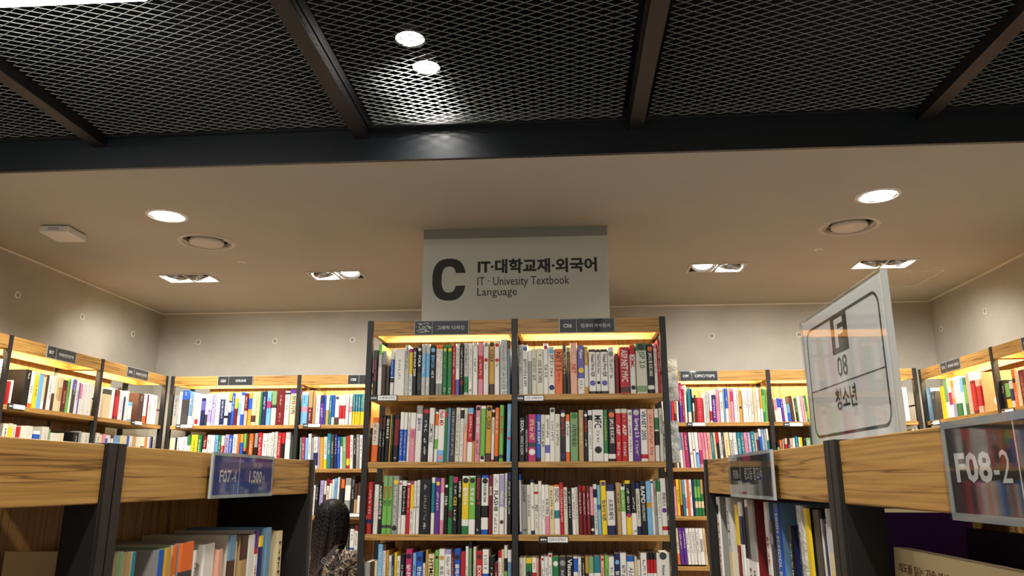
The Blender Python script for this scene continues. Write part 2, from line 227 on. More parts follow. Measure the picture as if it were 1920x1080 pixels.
BOOK_TABLE = """
@A1 CL 2.04
-915 22 217 k b:G:0:.17 t:m:.2:.68:Interior_Design
-891 18 245 w b:l:0:.2 b:s:.2:.45
-871 19 213 N b:g:0:.3
-851 16 140 G
-831 16 221 w b:b:.22:.6 b:G:.62:.72 p:w:.25:.58
-812 49 224 w p:g:.2:.7
-761 19 240 s p:k:.05:.5
-741 16 223 y b:m:0:.08 b:w:.55:1 p:k:.6:.95
-724 19 228 k t:w:.08:.6:3DS_MAX_2009
-704 21 238 k d:w:.08 t:w:.2:.5:POLA b:G:.55:.9
-682 19 245 s b:a:.18:.65 p:w:.2:.6
-661 18 245 s b:a:.18:.65 t:w:.74:.82:FL
-641 26 239 k d:a:.1 t:a:.2:.45:플래시_CS6 p:w:.5:.7
-613 16 239 w b:O:0:.08 b:g:.77:1 p:r:.12:.7
-597 15 239 w b:O:0:.08 b:g:.77:1 p:r:.12:.7
-581 21 239 n d:y:.1 p:l:.2:.5 p:w:.85:.97
-558 22 239 n d:y:.1 p:l:.2:.5 p:w:.85:.97
-535 16 238 r p:w:.08:.6
-518 18 243 w b:v:.7:1 p:v:.1:.5
-499 18 246 k p:w:.1:.7 b:R:.72:.8
-479 21 246 s b:n:.65:.95 p:k:.1:.6
-457 18 244 w p:g:.1:.8 t:k:.88:.96:Y.
-437 23 250 w b:s:0:.08 p:G:.3:.6
-412 24 247 p b:r:.25:.7 p:w:.3:.65
-386 24 251 w d:g:.06 d:r:.35 p:k:.4:.55
-360 25 253 Y d:k:.06 t:k:.16:.55:CSS3 b:N:.8:1
-334 23 250 w d:r:.06 d:r:.35 p:k:.4:.55
-308 35 261 s p:g:.1:.9
-272 11 257 z b:N:0:.15
@A2 CR 2.04
-233 20 235 s p:k:.1:.6
-210 25 233 w d:b:.08 t:k:.28:.85:실버라이트4_&_WP7
-183 18 208 w b:g:.25:1
-164 22 214 o t:G:.2:.7:안드로이드_실무
-141 33 214 o p:k:.1:.2 t:G:.25:.75:iOS5_프로그래밍
-107 22 240 w d:m:.08 t:k:.42:.8:C#_3.0
-83 31 224 w d:a:.1 t:k:.17:.38:JSP_2.1 p:k:.42:.7 d:B:.86
-51 36 213 O t:N:.04:.5:.NET_3.5 p:r:.52:.8
-14 17 232 k p:w:.15:.6
4 17 219 k b:g:0:.1 p:Y:.15:.6
22 32 240 e t:r:.4:.6:.NET p:w:.1:.35
56 32 229 v t:w:.08:.28:Ajax d:y:.52 b:w:.68:1 p:g:.72:.95
88 18 222 Y b:w:.4:.85 p:w:.05:.35
108 33 209 w b:k:0:.06 b:k:.94:1 t:k:.12:.62:Head_First_EJB d:v:.76
142 20 208 w b:k:0:.06 b:k:.94:1 t:k:.12:.55:Head_First_Ajax d:k:.75
163 33 208 w b:k:0:.06 b:k:.94:1 t:k:.12:.62:Head_First_EJB d:v:.76
197 30 218 w d:g:.15 p:G:.25:.7
230 17 187 R
251 45 217 r t:w:.06:.75:ASP.NET_MVC b:N:.86:.97
298 26 226 w b:r:0:.2 t:r:.22:.5:XML d:k:.88
327 50 234 o b:n:0:.15 d:G:.08 t:n:.16:.5:JSP_2.0 b:L:.85:.97
378 30 229 k d:O:.1 t:w:.18:.65:JSP2.2_웹_프로그래밍 b:w:.84:.92
410 16 232 w b:p:0:.1 p:r:.15:.6
428 14 250 r p:w:.1:.6
@B1 CL 1.735
-908 29 204 O b:o:.12:.62 p:r:.14:.6
-875 14 213 k b:N:.05:.3 p:w:.35:.7
-860 13 213 k b:N:.05:.3 p:w:.35:.7
-845 18 213 k t:w:.08:.5:3DS_MAX_8
-826 7 218 Y
-819 11 213 k p:l:.1:.7
-806 24 216 k b:R:.1:.65 p:w:.9:.97
-779 18 228 w b:b:.35:.98 p:w:.4:.9
-760 16 226 w b:b:.35:.98 p:w:.4:.9
-742 11 226 w p:k:.1:.6
-730 24 225 p b:w:0:.33 t:m:.36:.52:VISIO p:w:.55:.7
-704 29 258 w b:g:0:.15 t:V:.22:.45:홈페이지
-672 28 246 k b:r:.03:.1 p:w:.12:.9
-642 24 246 w t:k:.3:.65:COMIC_TALK
-614 14 228 w b:O:.04:.28 b:l:.55:.75
-599 30 238 w t:r:.02:.32:Flash_MX b:a:.78:1 d:p:.92
-568 13 242 n b:r:.06:.17
-555 13 245 z
-541 22 243 G p:s:.05:.9
-518 21 247 o p:g:.1:.9
-496 16 245 w b:k:.04:.2 p:g:.25:.9
-479 16 245 o b:e:.3:1 p:g:.1:.5
-461 25 245 w b:a:0:.1 b:r:.11:.64 p:w:.14:.6
-435 9 233 Y b:k:0:.6
-425 23 256 p d:k:.06 t:w:.2:.52:실무_CSS p:R:.6:.9
-401 23 254 w b:l:.05:.9 d:k:.93
-376 26 255 Y d:k:.06 t:k:.2:.55:CSS3 b:N:.85:1
-349 13 236 w b:k:.05:.15 p:k:.2:.5 b:r:.96:1
-335 19 245 O b:k:.9:1 p:w:.1:.5
-313 19 257 l t:r:.2:.55:Rhino_3D b:G:.88:.94
-278 19 262 a p:w:.1:.5 d:m:.6
@B2 CR 1.735
-231 28 199 k t:w:.06:.4:SOA, t:s:.42:.85:WHAT_&_HOW
-202 15 207 k t:s:.3:.8:ARCHITECTURE
-186 36 213 m b:G:.6:.7 t:c:.1:.55:XML_for_.NET d:w:.8
-149 22 213 b t:w:.15:.65:JAVA_SCRIPT b:k:.92:1
-126 20 211 o t:G:.2:.7:안드로이드_실무
-106 22 210 w t:G:.08:.5:AJAXON_Jeffrey b:v:.65:.82
-83 23 242 w p:G:.25:.65 d:G:.05
-59 24 214 o p:G:.2:.7
-34 25 233 k d:w:.1 t:r:.16:.58:Spring_3.0 b:B:.84:.94
-7 19 212 w b:O:0:.15 b:O:.8:1 p:k:.2:.5
15 35 220 L d:n:.07 t:k:.24:.7:시작하세요!
53 23 232 T p:w:.15:.7
77 18 228 k d:w:.09 t:r:.16:.5:스프링2.5 p:w:.55:.75
96 19 230 w b:k:.1:.2 p:g:.22:.8
116 50 232 w t:k:.11:.36:MFC p:k:.4:.7 d:k:.78
167 19 231 n b:w:.85:1 p:y:.1:.6
187 33 231 k d:O:.1 t:w:.18:.65:JSP2.2_웹_프로그래밍 b:w:.86:.95
221 26 235 r b:o:0:.08 t:w:.3:.6:ASP p:w:.63:.95
248 27 235 r b:o:0:.08 p:p:.08:.25 t:w:.3:.6:ASP p:w:.63:.95
277 21 231 w d:g:.08 p:G:.2:.85
299 34 234 V d:s:.07 t:w:.18:.55:Spring_2.5 p:w:.6:.95
334 31 234 w t:B:.04:.6:VB.NET_2005 b:r:.87:.95
366 30 232 e p:r:.1:.9
398 19 234 w b:n:.17:.4 b:k:.43:.7
429 18 238 o p:G:.1:.5
@C1 CL 1.418
-921 22 227 r b:B:.72:.8 p:w:.15:.65
-897 8 225 k
-888 21 216 w p:e:.3:.9
-866 18 218 k t:w:.03:.7:AutoCAD_도면그리는_법
-847 22 255 l b:L:0:.18 t:r:.19:.4:Rhino t:k:.42:.52:3D b:G:.85:.9
-824 22 255 l b:L:0:.18 t:r:.19:.4:Rhino t:k:.42:.52:3D b:G:.85:.9
-801 28 255 g d:y:.11 p:w:.2:.85 d:k:.9
-772 13 234 w d:m:.06 p:g:.2:.7
-757 20 234 w b:k:.1:.65 p:w:.13:.6
-736 17 223 r b:w:0:.04 p:w:.1:.6
-718 14 232 w b:m:0:.07 b:y:.07:.53 p:k:.55:.95
-703 12 232 w p:g:.1:.6 d:g:.5
-689 14 236 w p:g:.1:.6 d:g:.5
-674 50 239 k p:s:.08:.2 p:g:.28:.75 p:w:.8:.95
-622 16 248 w b:t:.1:.63
-604 23 245 V d:y:.1 p:w:.25:.6
-580 17 245 p b:w:.27:.75
-562 17 220 k d:w:.05 t:w:.25:.6:DSLR
-544 21 255 n b:N:.6:.72 p:s:.2:.55
-523 22 250 k b:m:0:.1 t:y:.35:.55:CS3 p:w:.15:.32 p:w:.58:.8
-499 15 243 k t:w:.05:.35:CINEMA_4D
-482 32 254 w b:y:.05:.75 d:k:.08 t:w:.2:.5:플래시_8 b:n:.86:1
-449 29 254 w b:l:.02:.75 d:k:.08 t:w:.2:.5:포토샵_8
-419 25 257 k t:r:.05:.5:Illustrator_9 p:w:.9:.97
-393 32 257 b b:w:.05:.92 d:k:.1 t:k:.16:.46:FLASH_MX_2004 b:k:.52:.72
-359 17 259 R t:w:.2:.35:ENCORE
-341 29 262 w t:k:.28:.62:FLASH8 p:g:.05:.25 p:k:.66:.98
-311 22 263 w b:i:.02:.55 t:w:.28:.5:Wildfire_4 d:N:.8
-286 11 266 w p:k:.1:.6
-274 19 270 k b:B:0:.12 p:w:.15:.7
@C2 CR 1.418
-230 9 261 w b:b:0:.1 b:b:.95:1
-220 26 215 g t:k:.02:.36:Visual_BASIC.NET t:k:.88:.96:Y.
-193 17 215 o t:G:.2:.65:안드로이드_NDK
-175 15 238 w b:B:0:.06 b:B:.93:1 t:G:.48:.56:JSP
-159 20 217 o b:r:.15:.2 t:k:.42:.55:PDT p:g:.6:.9
-139 14 231 w p:g:.2:.7
-123 15 215 w p:G:.3:.75
-108 19 215 w t:k:.28:.6:프로그래밍 b:p:.63:1
-87 22 211 c p:G:.1:.7
-63 25 215 w b:O:0:.04 t:k:.08:.36:DIGITAL b:t:.52:.68
-37 17 224 r p:w:.1:.8
-19 18 204 o p:k:.05:.5
0 17 199 k p:w:.05:.65
18 16 201 w p:k:.1:.7
34 12 204 o p:G:.05:.7
48 16 213 R p:w:.15:.6
65 17 210 R b:r:0:.1 p:w:.15:.6
83 16 210 R b:N:0:.1 p:w:.15:.6
98 17 206 p b:k:.6:1 p:w:.15:.55 d:w:.9
116 15 217 w b:k:.1:.27 p:k:.4:.9
132 15 213 a b:b:.4:.5 p:w:.55:.7
149 24 233 y d:V:.06 t:B:.36:.75:컴퓨터개론
174 35 217 w b:B:0:.14 b:B:.82:1 t:k:.3:.7:소프트웨어
210 7 195 N
217 19 224 T p:k:.2:.6
237 20 219 w b:l:.12:.55 d:k:.03 p:w:.16:.5
258 24 233 y b:k:.06:.66 p:w:.15:.6 d:m:.65
282 22 230 k b:w:.6:1 t:k:.9:.97:Y. p:w:.3:.55
305 18 224 o b:B:0:.12 b:B:.84:1 p:k:.2:.75
325 28 230 k t:w:.1:.42:RAPID t:s:.44:.75:DEVELOPMENT
356 21 230 a b:Y:.4:.5 p:w:.1:.35
377 13 237 w d:k:.05 p:O:.3:.6
391 13 230 g t:r:.12:.28:CLEVER p:G:.5:.65
405 17 230 w b:n:0:.2 p:L:.25:.7
423 26 242 w t:G:.25:.5:큐베이스 d:V:.57 b:r:.85:.92
@D1 CL 1.1
-916 26 197 g
-888 16 199 N
-871 14 201 c
-856 22 274 a p:w:.1:.9
-833 13 274 w b:N:0:.1 p:r:.1:.6
-819 11 248 Y p:N:.3:.9
-806 13 226 w p:k:.1:.8
-792 10 226 B p:w:.2:.7
-781 11 239 y p:k:.2:.8
-769 15 224 w p:k:.1:.9
-752 17 233 k p:w:.2:.9
-730 29 253 m d:k:.12 t:w:.25:.75:실내디자인
-697 15 237 a p:B:.2:.8
-680 28 242 b d:B:.12 t:w:.25:.75:한눈_UCC
-651 11 194 w p:k:.1:.8
-639 10 251 Y
-628 28 233 c t:k:.08:.7:HTML5
-598 17 249 l d:k:.12 p:y:.3:.8
-580 26 255 w d:Y:.15 t:G:.28:.8:포토샵_CS
-553 29 253 w b:i:0:.08 p:V:.12:.85
-523 12 240 R p:w:.1:.6
-510 27 256 b d:k:.14 t:w:.25:.7:플래시_CS
-482 21 243 r p:w:.4:.9
-460 13 267 w p:r:.3:.8
-445 12 287 L b:k:0:.1
-426 13 265 o p:g:.2:.6
-412 27 247 r d:N:.1 t:w:.25:.7:EXCEL
-384 28 254 w b:b:.4:1 p:k:.1:.35
-354 22 224 k p:w:.2:.8
-331 16 198 R p:w:.2:.7
-314 15 248 w b:r:0:.12 p:r:.2:.8
-299 11 254 c p:G:.2:.7
-287 14 272 k b:w:0:.2 b:l:.4:.6
-272 17 252 z b:w:0:.2
@D2 CR 1.1
-229 17 218 o p:G:.1:.6
-211 13 220 o
-197 28 218 n b:y:0:.1 d:k:.3 d:w:.38
-167 19 220 w b:r:.28:.4 p:r:.1:.25
-147 10 218 e p:g:.1:.6
-136 10 207 R
-125 14 225 w d:r:.05 p:G:.2:.8
-110 17 225 w p:G:.2:.8
-92 17 238 w d:r:.04 p:k:.2:.8
-74 28 225 n d:w:.13 t:w:.4:.8:자바
-45 31 225 G d:g:.12 p:w:.25:.8
-13 30 225 k t:w:.04:.4:Visual t:w:.42:.8:BASIC.NET
18 19 225 w b:b:.03:.28 p:G:.35:.9
38 15 223 w p:k:.15:.7
55 14 221 k p:w:.1:.9
70 15 224 Y b:N:.3:1
85 22 224 w b:L:0:.3 p:G:.35:.9
108 29 226 w b:t:0:.3 t:k:.4:.8:데이터
138 15 228 e d:r:.06 p:r:.2:.8
155 18 230 l p:G:.25:.6
173 24 226 w p:G:.2:.8
198 24 239 B d:a:.15 t:w:.3:.9:알고리즘
223 27 242 w t:k:.2:.9:실전_JAVA
252 32 229 w b:b:0:.1 t:G:.2:.8:시스템_자료
285 12 227 c
297 14 212 o p:G:.3:.6
313 27 242 w p:k:.1:.9
341 12 244 w b:k:0:.3 b:k:.5:.9 b:r:.12:.35
354 13 244 w b:k:0:.3 b:k:.5:.9 b:r:.12:.35
368 14 244 w b:k:0:.3 b:k:.5:.9 b:r:.12:.35
384 60 242 w d:G:.05 t:B:.4:.65:API t:k:.2:.38:Windows
@K1 C01 2.04
-2857 39 218 g p:k:.1:.7
-2816 19 242 w p:a:.1:.3
-2794 50 254 G b:b:0:.26 p:w:.05:.2
-2741 27 242 z b:w:.72:1 p:w:.2:.4
-2711 21 237 w p:k:.05:.9
-2688 19 233 w b:r:.8:.95 p:g:.1:.6
-2667 18 228 w p:k:.1:.5
-2648 30 220 B b:w:0:.1 b:v:.2:.5
-2616 20 228 w p:k:.05:.6 b:G:.65:1
-2594 27 228 w b:i:.5:.9 p:G:.1:.6
-2565 25 227 i p:G:.05:.6
-2539 32 231 w p:g:.1:.8
-2504 31 235 w b:B:.2:.98 p:w:.25:.8
-2471 27 235 w p:G:.1:.6 b:k:.7:.78
-2442 20 235 B b:y:0:.25 b:w:.3:.6
-2420 21 234 b p:w:.1:.6
-2397 21 230 R b:w:0:.15 b:y:.15:.48
-2373 21 234 w b:a:.3:.7
-2350 24 238 w b:b:0:.1 b:b:.67:1
-2323 22 229 R b:e:.55:1 p:w:.1:.5
-2297 27 228 Y b:b:.15:.5
-2268 30 233 c b:N:.7:.9
-2236 27 241 c p:Y:.1:.8
-2208 16 241 n
-2190 29 241 B p:w:.15:.6
-2159 32 244 a b:m:.3:.5 p:t:.2:.7
-2124 36 244 o b:L:0:.4 b:G:.4:.5
-2086 59 252 R p:e:.15:.5 p:e:.65:.95
-2025 34 243 w b:k:.05:.1 p:G:.15:.6
-1984 47 255 c b:V:0:.12 t:k:.17:.7:전자기학
@K2 C02 2.04
-1905 48 234 a b:w:0:.08 b:p:.45:.6 p:B:.1:.35
-1851 30 246 R b:T:0:.5 p:w:.55:.9
-1819 19 245 T
-1796 31 212 w p:k:.2:.6
-1763 27 212 V b:B:0:.3 p:w:.4:.8
-1735 10 212 b
-1723 23 212 w b:Y:.5:1
-1697 18 211 t p:w:.2:.6
-1677 19 211 b b:w:.75:1
-1656 30 207 w d:G:.08 b:N:.75:1
-1625 23 211 w b:r:.35:.8
-1601 22 210 w b:r:.35:.8
-1577 22 214 w p:G:.15:.6
-1552 22 218 w b:p:.4:.6 p:r:.1:.35
-1526 17 218 t b:y:.58:1 p:w:.1:.5
-1507 17 218 t b:y:.58:1 p:w:.1:.5
-1488 17 218 t b:y:.58:1 p:w:.1:.5
-1469 17 217 t b:y:.58:1 p:w:.1:.5
@K3 C01 1.735
-2857 19 219 c
-2836 20 219 o
-2814 10 219 k
-2802 36 222 w p:k:.1:.8
-2764 36 226 w p:G:.1:.8
-2726 26 238 w b:n:0:.3 p:G:.3:.8
-2697 47 241 y p:N:.15:.6 b:k:.7:.8
-2646 28 238 n p:w:.1:.8
-2610 30 230 R b:w:.4:1 p:w:.1:.4
-2578 24 238 w p:G:.1:.8
-2552 30 237 w b:r:.6:.85
-2519 23 237 a p:B:.1:.8
-2494 18 237 n p:w:.2:.6
-2474 24 233 r b:o:0:.3 p:w:.3:.8
-2447 31 241 i p:G:.1:.8
-2414 24 237 b p:w:.1:.8
-2388 31 242 w p:G:.1:.8
-2355 18 244 O
-2335 23 244 b b:Y:0:.25
-2309 19 247 O b:l:0:.4 b:k:.5:.9
-2288 17 246 N
-2268 28 246 O p:w:.2:.6
-2228 24 249 g b:k:.4:.9
-2201 29 252 r p:w:.1:.9
-2170 34 247 w p:G:.2:.6 d:R:.8
-2134 23 249 w p:k:.1:.8
-2108 22 255 w p:k:.1:.8
-2083 21 259 w p:n:.1:.8
-2060 27 251 r p:w:.1:.8
-2030 23 251 r b:k:.3:1
-2005 37 255 w b:s:0:.2
-1966 22 230 G p:n:.1:.8
@K4 C02 1.735
-1892 13 218 L
-1876 21 220 m p:w:.2:.7
-1853 21 214 a
-1830 21 242 w p:G:.2:.6
-1807 15 213 g
-1791 28 221 w b:B:.5:.9 p:k:.1:.5
-1760 14 220 i
-1745 26 217 Y
-1717 23 221 w b:y:.7:1 p:G:.1:.6
-1691 25 243 t p:w:.2:.6
-1665 21 237 G p:w:.2:.7
-1641 21 237 B p:w:.1:.6
-1618 20 220 b p:w:.1:.6
-1597 15 220 w b:n:0:.3
-1581 26 220 L p:w:.1:.5
-1552 22 228 r b:y:.7:.9
-1528 23 232 w p:G:.1:.8
-1503 20 232 k p:w:.1:.6
-1482 22 236 g p:w:.1:.8
-1458 22 232 w p:G:.1:.8
@K5 C02 1.42
-1788 23 202 w p:G:.1:.8
-1764 22 232 k p:s:.2:.6
-1734 26 235 i p:V:.1:.8
-1706 15 232 o b:N:.4:1
-1689 19 247 o b:R:0:.2 p:G:.3:.8
-1667 15 239 w b:r:0:.1
-1650 16 243 w p:a:.2:.8
-1632 19 250 a p:B:.1:.9
-1612 15 258 w
-1585 23 243 k b:O:0:.25
-1555 40 251 g b:w:.2:.6 d:m:.9
-1512 25 265 k p:s:.1:.6
-1486 19 213 N b:T:.5:1
-1465 21 220 N b:w:.4:1
@K6 C02 1.11
-1548 20 244 w
-1526 21 244 k p:L:.1:.8
-1502 29 244 w b:k:0:.1 b:b:.6:1 p:k:.15:.5
-1470 23 244 w b:R:0:.15 p:k:.2:.7
@M1 C09 2.04
712 11 146 w
725 20 146 r
747 13 159 T b:N:.6:1
761 15 270 w p:g:.1:.6
785 19 276 V b:m:0:.5 p:w:.2:.6
805 11 231 r p:w:.2:.8
819 15 257 w p:k:.1:.3
844 20 237 t b:w:.7:1
865 9 231 k
875 11 189 w b:k:.1:.3 b:T:.6:1
888 11 189 N
901 46 170 r p:p:.05:.9
949 12 186 w p:g:.2:.6
962 26 211 s p:g:.1:.9
991 16 220 w b:r:.65:.95
1009 26 188 V b:B:0:.2 p:w:.1:.9
1035 22 232 p p:m:.2:.7
1060 24 235 w d:T:.1 p:G:.4:.7
1085 11 232 z
1098 19 232 w b:b:0:.6 p:w:.2:.4
1118 16 235 e p:r:.3:.9
1135 19 235 p b:m:.1:.4
1156 21 234 w p:G:.3:.7
1179 12 231 w p:k:.2:.7
1192 20 221 Y d:k:.55 p:G:.05:.2
1215 19 234 w p:G:.35:.6
1235 17 234 w p:G:.35:.6
1254 17 234 w p:G:.35:.6
1272 17 233 o p:G:.25:.8
1291 20 233 c p:g:.1:.8
1313 20 236 w p:G:.35:.6
1335 16 233 w b:Y:0:.62
1353 16 226 n b:l:.2:.7
1370 18 223 l p:n:.1:.5
@M2 C09 1.735
748 12 231 w
774 17 237 z b:w:.5:1
793 15 237 p p:G:.1:.5
810 23 237 m p:w:.1:.5
834 7 231 B
842 20 237 w d:T:.6
864 16 237 w d:B:.5
882 22 237 w b:a:.6:1 d:b:.6
906 20 236 p b:m:.5:.9
927 20 236 p p:m:.1:.5
948 18 236 p b:e:.5:1
969 22 236 e p:r:.1:.9
991 17 236 t p:w:.1:.6
1010 15 236 c p:Y:.1:.6
1027 16 236 k b:r:0:.3
1046 19 236 w p:k:.2:.7
1065 14 236 G p:w:.1:.5
1081 33 235 c p:Y:.2:.7
1119 22 235 w t:k:.2:.9:SPEAKING
1144 23 235 w p:g:.1:.6
1168 26 235 t p:w:.1:.8
1195 20 235 t p:w:.1:.8
1217 22 235 p p:m:.2:.7
1241 20 235 i p:w:.1:.5
1263 25 241 t p:w:.1:.8
1289 9 234 e
1299 16 234 g b:N:.2:.7
1318 16 259 b b:w:0:.2
1336 20 257 z p:w:.1:.7
1357 16 257 g p:w:.1:.7
1376 14 259 w b:t:.3:.7
@M3 C09 1.42
714 19 238 p b:R:0:.2
735 21 239 y p:k:.3:.7
758 13 237 Y b:R:.7:1
773 18 237 z b:t:.4:1
792 14 237 w b:p:.5:.8
807 12 237 O
821 18 237 w p:p:.1:.8 p:k:.3:.5
841 13 237 B
855 19 237 n b:c:.6:.78 b:l:.2:.5
875 19 237 n b:c:.6:.78 b:l:.2:.5
897 18 237 n b:T:0:.4 b:c:.6:.78
@M4 C09 1.11
720 18 231 c b:O:.7:1 p:k:.4:.6
740 22 233 V p:w:.1:.6
764 22 234 V p:w:.1:.6
787 20 231 w p:G:.1:.7
809 20 231 w p:G:.1:.7
830 21 231 w p:G:.1:.7
853 19 231 w p:G:.1:.7
873 26 231 w t:k:.3:.65:SPEAKING
901 16 231 c p:R:.2:.8
@N1 C10 2.04
1418 24 161 o b:p:.05:.5 p:g:.1:.6
1444 22 162 w b:b:0:.4 p:l:.6:.9
1467 19 156 V p:w:.1:.5
1487 19 162 w p:k:.05:.7
1507 25 122 z b:b:.5:1
1536 21 177 N
1558 11 157 c
1571 14 157 k p:w:.1:.6
1586 9 172 L
1596 19 176 w p:k:.3:.7
1616 18 176 p p:w:.1:.8
1636 9 161 c p:G:.2:.7
1646 15 180 n b:l:.6:.9
@N2 C10 2.04
2221 18 226 w p:k:.05:.6
2242 28 226 p p:r:.1:.9 b:w:0:.4
2272 14 226 w b:Y:.75:1 p:k:.3:.6
2300 28 228 w p:a:.1:.5
@N3 C10 1.735
1428 14 168 L b:k:0:.2
1445 14 181 O p:k:.2:.6
1462 13 185 w b:g:0:.5
1480 16 194 e b:r:.2:.8
1499 11 194 k p:w:.2:.7
1514 16 194 e p:R:.2:.7
1531 16 196 w
1550 18 206 t p:y:.2:.8
1572 9 200 w
1581 15 200 y b:w:.3:.6
1599 19 180 k p:w:.2:.7
1623 29 197 L p:w:.1:.6
@N4 C10 1.735
2290 29 229 y b:N:.3:.5
2334 11 252 w
2347 12 252 n
2360 13 252 w b:n:.3:.7
@L1 B17 2.04
3836 13 122 r
3850 16 130 w
3949 44 201 k p:w:.05:.3
3995 33 198 w b:O:.88:1 p:G:.4:.7
4031 29 184 y p:N:.3:.7
4063 41 193 a b:G:0:.02
4105 21 182 c b:w:.75:1
4128 18 195 N
4147 32 193 w p:g:.2:.7
4181 26 195 w b:N:.5:1
4209 25 196 c p:g:.2:.7
4236 33 198 c b:T:.3:.7
4271 40 185 N b:R:.2:.8 p:w:.3:.8
4315 25 197 l p:k:.1:.6
4341 18 196 w
4362 35 201 v b:G:.3:1 p:w:.1:.5
4400 22 194 w p:k:.3:.6
4424 19 189 v
4444 18 185 p b:w:.5:1
4465 39 189 w p:g:.8:.9
4505 59 194 w p:g:.85:.95
@L2 B17 1.735
3843 39 208 o p:N:.1:.6
3884 30 212 c b:y:.1:.8
3919 27 209 o p:g:.1:.6
3949 26 198 w b:r:0:.5
3978 37 205 o p:k:.5:.9
4017 56 209 o p:k:.4:.8
4083 52 187 b b:w:0:.1
4148 53 213 o p:g:.2:.6
4204 20 202 L
4228 87 184 o
4325 21 188 c
4427 53 199 k p:w:.1:.6
4482 30 209 g
4517 68 203 o p:k:.1:.4
@L3 B18 2.04
4632 38 177 w p:p:.3:.8
4686 78 182 c b:G:0:.18
4766 36 197 w
4810 48 188 R b:r:.2:.9
4860 44 191 w p:a:.3:.8
4907 21 193 B b:w:0:.2
4930 34 196 w
4977 38 127 a b:w:.2:.9
5086 68 197 N p:w:.05:.3
5160 42 200 w b:O:.75:1
5203 16 202 R
5222 41 206 w p:G:.3:.9
5267 63 205 w p:g:.1:.5
@L4 B18 1.735
4657 32 209 o p:k:.1:.8
4691 31 200 c
4725 26 206 p b:o:.3:1
4753 28 201 b b:o:0:.1
4784 29 201 o
4829 18 203 R b:w:.1:1
4850 67 206 z b:a:.2:.8
4924 73 208 c p:g:.2:.5
5001 33 209 b
5036 35 211 o p:g:.2:.6
5074 36 213 T
5112 64 211 o p:g:.2:.6
5179 40 214 o b:N:.3:.7
5221 33 214 O
5257 24 218 o
5284 25 222 v
5311 17 221 k
5329 22 224 w p:k:.1:.8
@R1 C11 2.04
5484 68 220 z p:w:.2:.6
5413 61 192 G p:w:.02:.3
5295 47 211 y
5241 49 255 L b:w:.6:1
5203 34 199 w b:m:.2:.6
5155 44 233 Y b:e:.2:.5 b:i:.62:1
5083 67 249 w b:n:.68:1 p:k:.1:.25
5045 35 237 a b:w:.4:1
5007 36 232 n b:l:.2:.7
4953 49 254 e p:O:.1:.25
4900 50 199 R b:r:.1:.9
4847 49 198 e b:r:.2:.8
@R2 C12 2.04
4552 45 159 k p:w:.2:.5
4506 43 153 k b:l:.1:.6 b:y:.68:1
4473 28 146 o b:B:.3:.75
4433 37 206 O d:k:.3 p:w:.6:.9
4399 31 199 c p:Y:.2:.6
4347 50 193 R p:e:.2:.8
@F7 F07 1.335
1075 12 220 L b:c:.2:.8 x:c
1095 14 218 T x:o
1110 9 217 t x:o
1179 12 214 b x:g
1195 19 215 Y x:L
1229 13 217 w b:O:0:1 p:w:.2:.5 x:o
1244 45 219 O b:G:.2:.8 x:g
1292 12 204 w p:k:.1:.6 x:o
1334 43 210 w p:k:.3:.6 x:o
1380 21 198 e x:e
1421 32 219 z b:N:.2:.5 p:w:.4:.9 x:o
1455 17 206 o p:G:.3:.8 x:o
1474 32 214 N b:T:.2:.6 x:T
1509 32 214 w p:k:.35:.95 x:R
1543 19 220 r b:V:0:.15 b:w:.2:1 p:O:.3:.9 x:o
1564 19 209 y b:B:.1:.4 p:B:.4:.8 x:o
1606 28 222 w b:z:0:.45 p:k:.5:.9 x:z
1675 30 211 c p:k:.1:.9 x:c
@F8 F08 1.335
1977 36 284 w p:r:.2:.7 d:k:.1 x:g
1816 41 287 c b:s:0:.4 p:k:.1:.4 x:o
1731 31 266 R b:y:0:.3 p:Y:.35:.9 x:o
1688 35 272 w b:B:.1:.3 b:n:.65:1 x:o
1667 20 284 w b:k:0:.4 b:V:.7:1 x:o
1627 38 284 w b:k:.05:.4 b:V:.7:1 p:k:.45:.68 x:g
1569 55 283 w b:g:0:.4 p:k:.45:.9 x:R
1480 18 247 o x:o
1445 30 278 w p:r:.2:.5 p:k:.55:.9 x:z
1409 28 248 G d:i:.12 p:w:.4:.8 x:G
1366 38 277 b t:w:.06:.55:HIGH_SCHOOL_English_II d:Y:.7 x:z
1302 21 245 k b:w:.5:1 p:w:.1:.4 x:B
1236 19 279 s b:G:.1:.5 b:w:.5:1 x:g
1203 28 281 s x:g
1174 26 275 y p:N:.5:.9 x:k
1134 37 274 G x:k
1121 7 263 o x:g
1103 17 260 B x:B
1085 17 258 w b:Y:.6:1 x:w
1060 23 280 c b:s:0:.2 b:y:.3:1 x:c
1036 23 274 V b:c:0:.05 x:V
"""
# ------------------------------------------------------------------ room shell
XL, XR, YB, ZC, ZM, YE = -3.285, 2.78, 5.92, 2.98, 3.125, 2.997
Y0 = -1.6
def wall(name, x0, y0, x1, y1, m, z1=3.9):
    b = MB(); b.box(x0, y0, 0, x1, y1, z1); return struct(b.build(name, m))
wall('wall_left', XL-.1, Y0, XL, YB+.1, M['wall']); wall('wall_right', XR, Y0, XR+.1, YB+.1, M['wall']); wall('wall_back', XL, YB, XR, YB+.1, M['wall'])
b = MB(); b.box(XL-.1, Y0, -.1, XR+.1, YB+.1, 0); struct(b.build('floor', M['floor']))
b = MB(); b.box(XL, Y0, 3.9, XR, YB, 3.95); b.box(XL, Y0, ZM+.01, XL+.02, YB, 3.9); b.box(XR-.02, Y0, ZM+.01, XR, YB, 3.9); b.box(XL+.02, YB-.02, ZM+.01, XR-.02, YB, 3.9); struct(b.build('ceiling_void', M['void']))
TW = [(-2.527, 4.838), (-1.507, 4.838), (.980, 4.838), (2.020, 4.825)]
DF = [(-2.036, 4.06), (1.536, 4.04)]
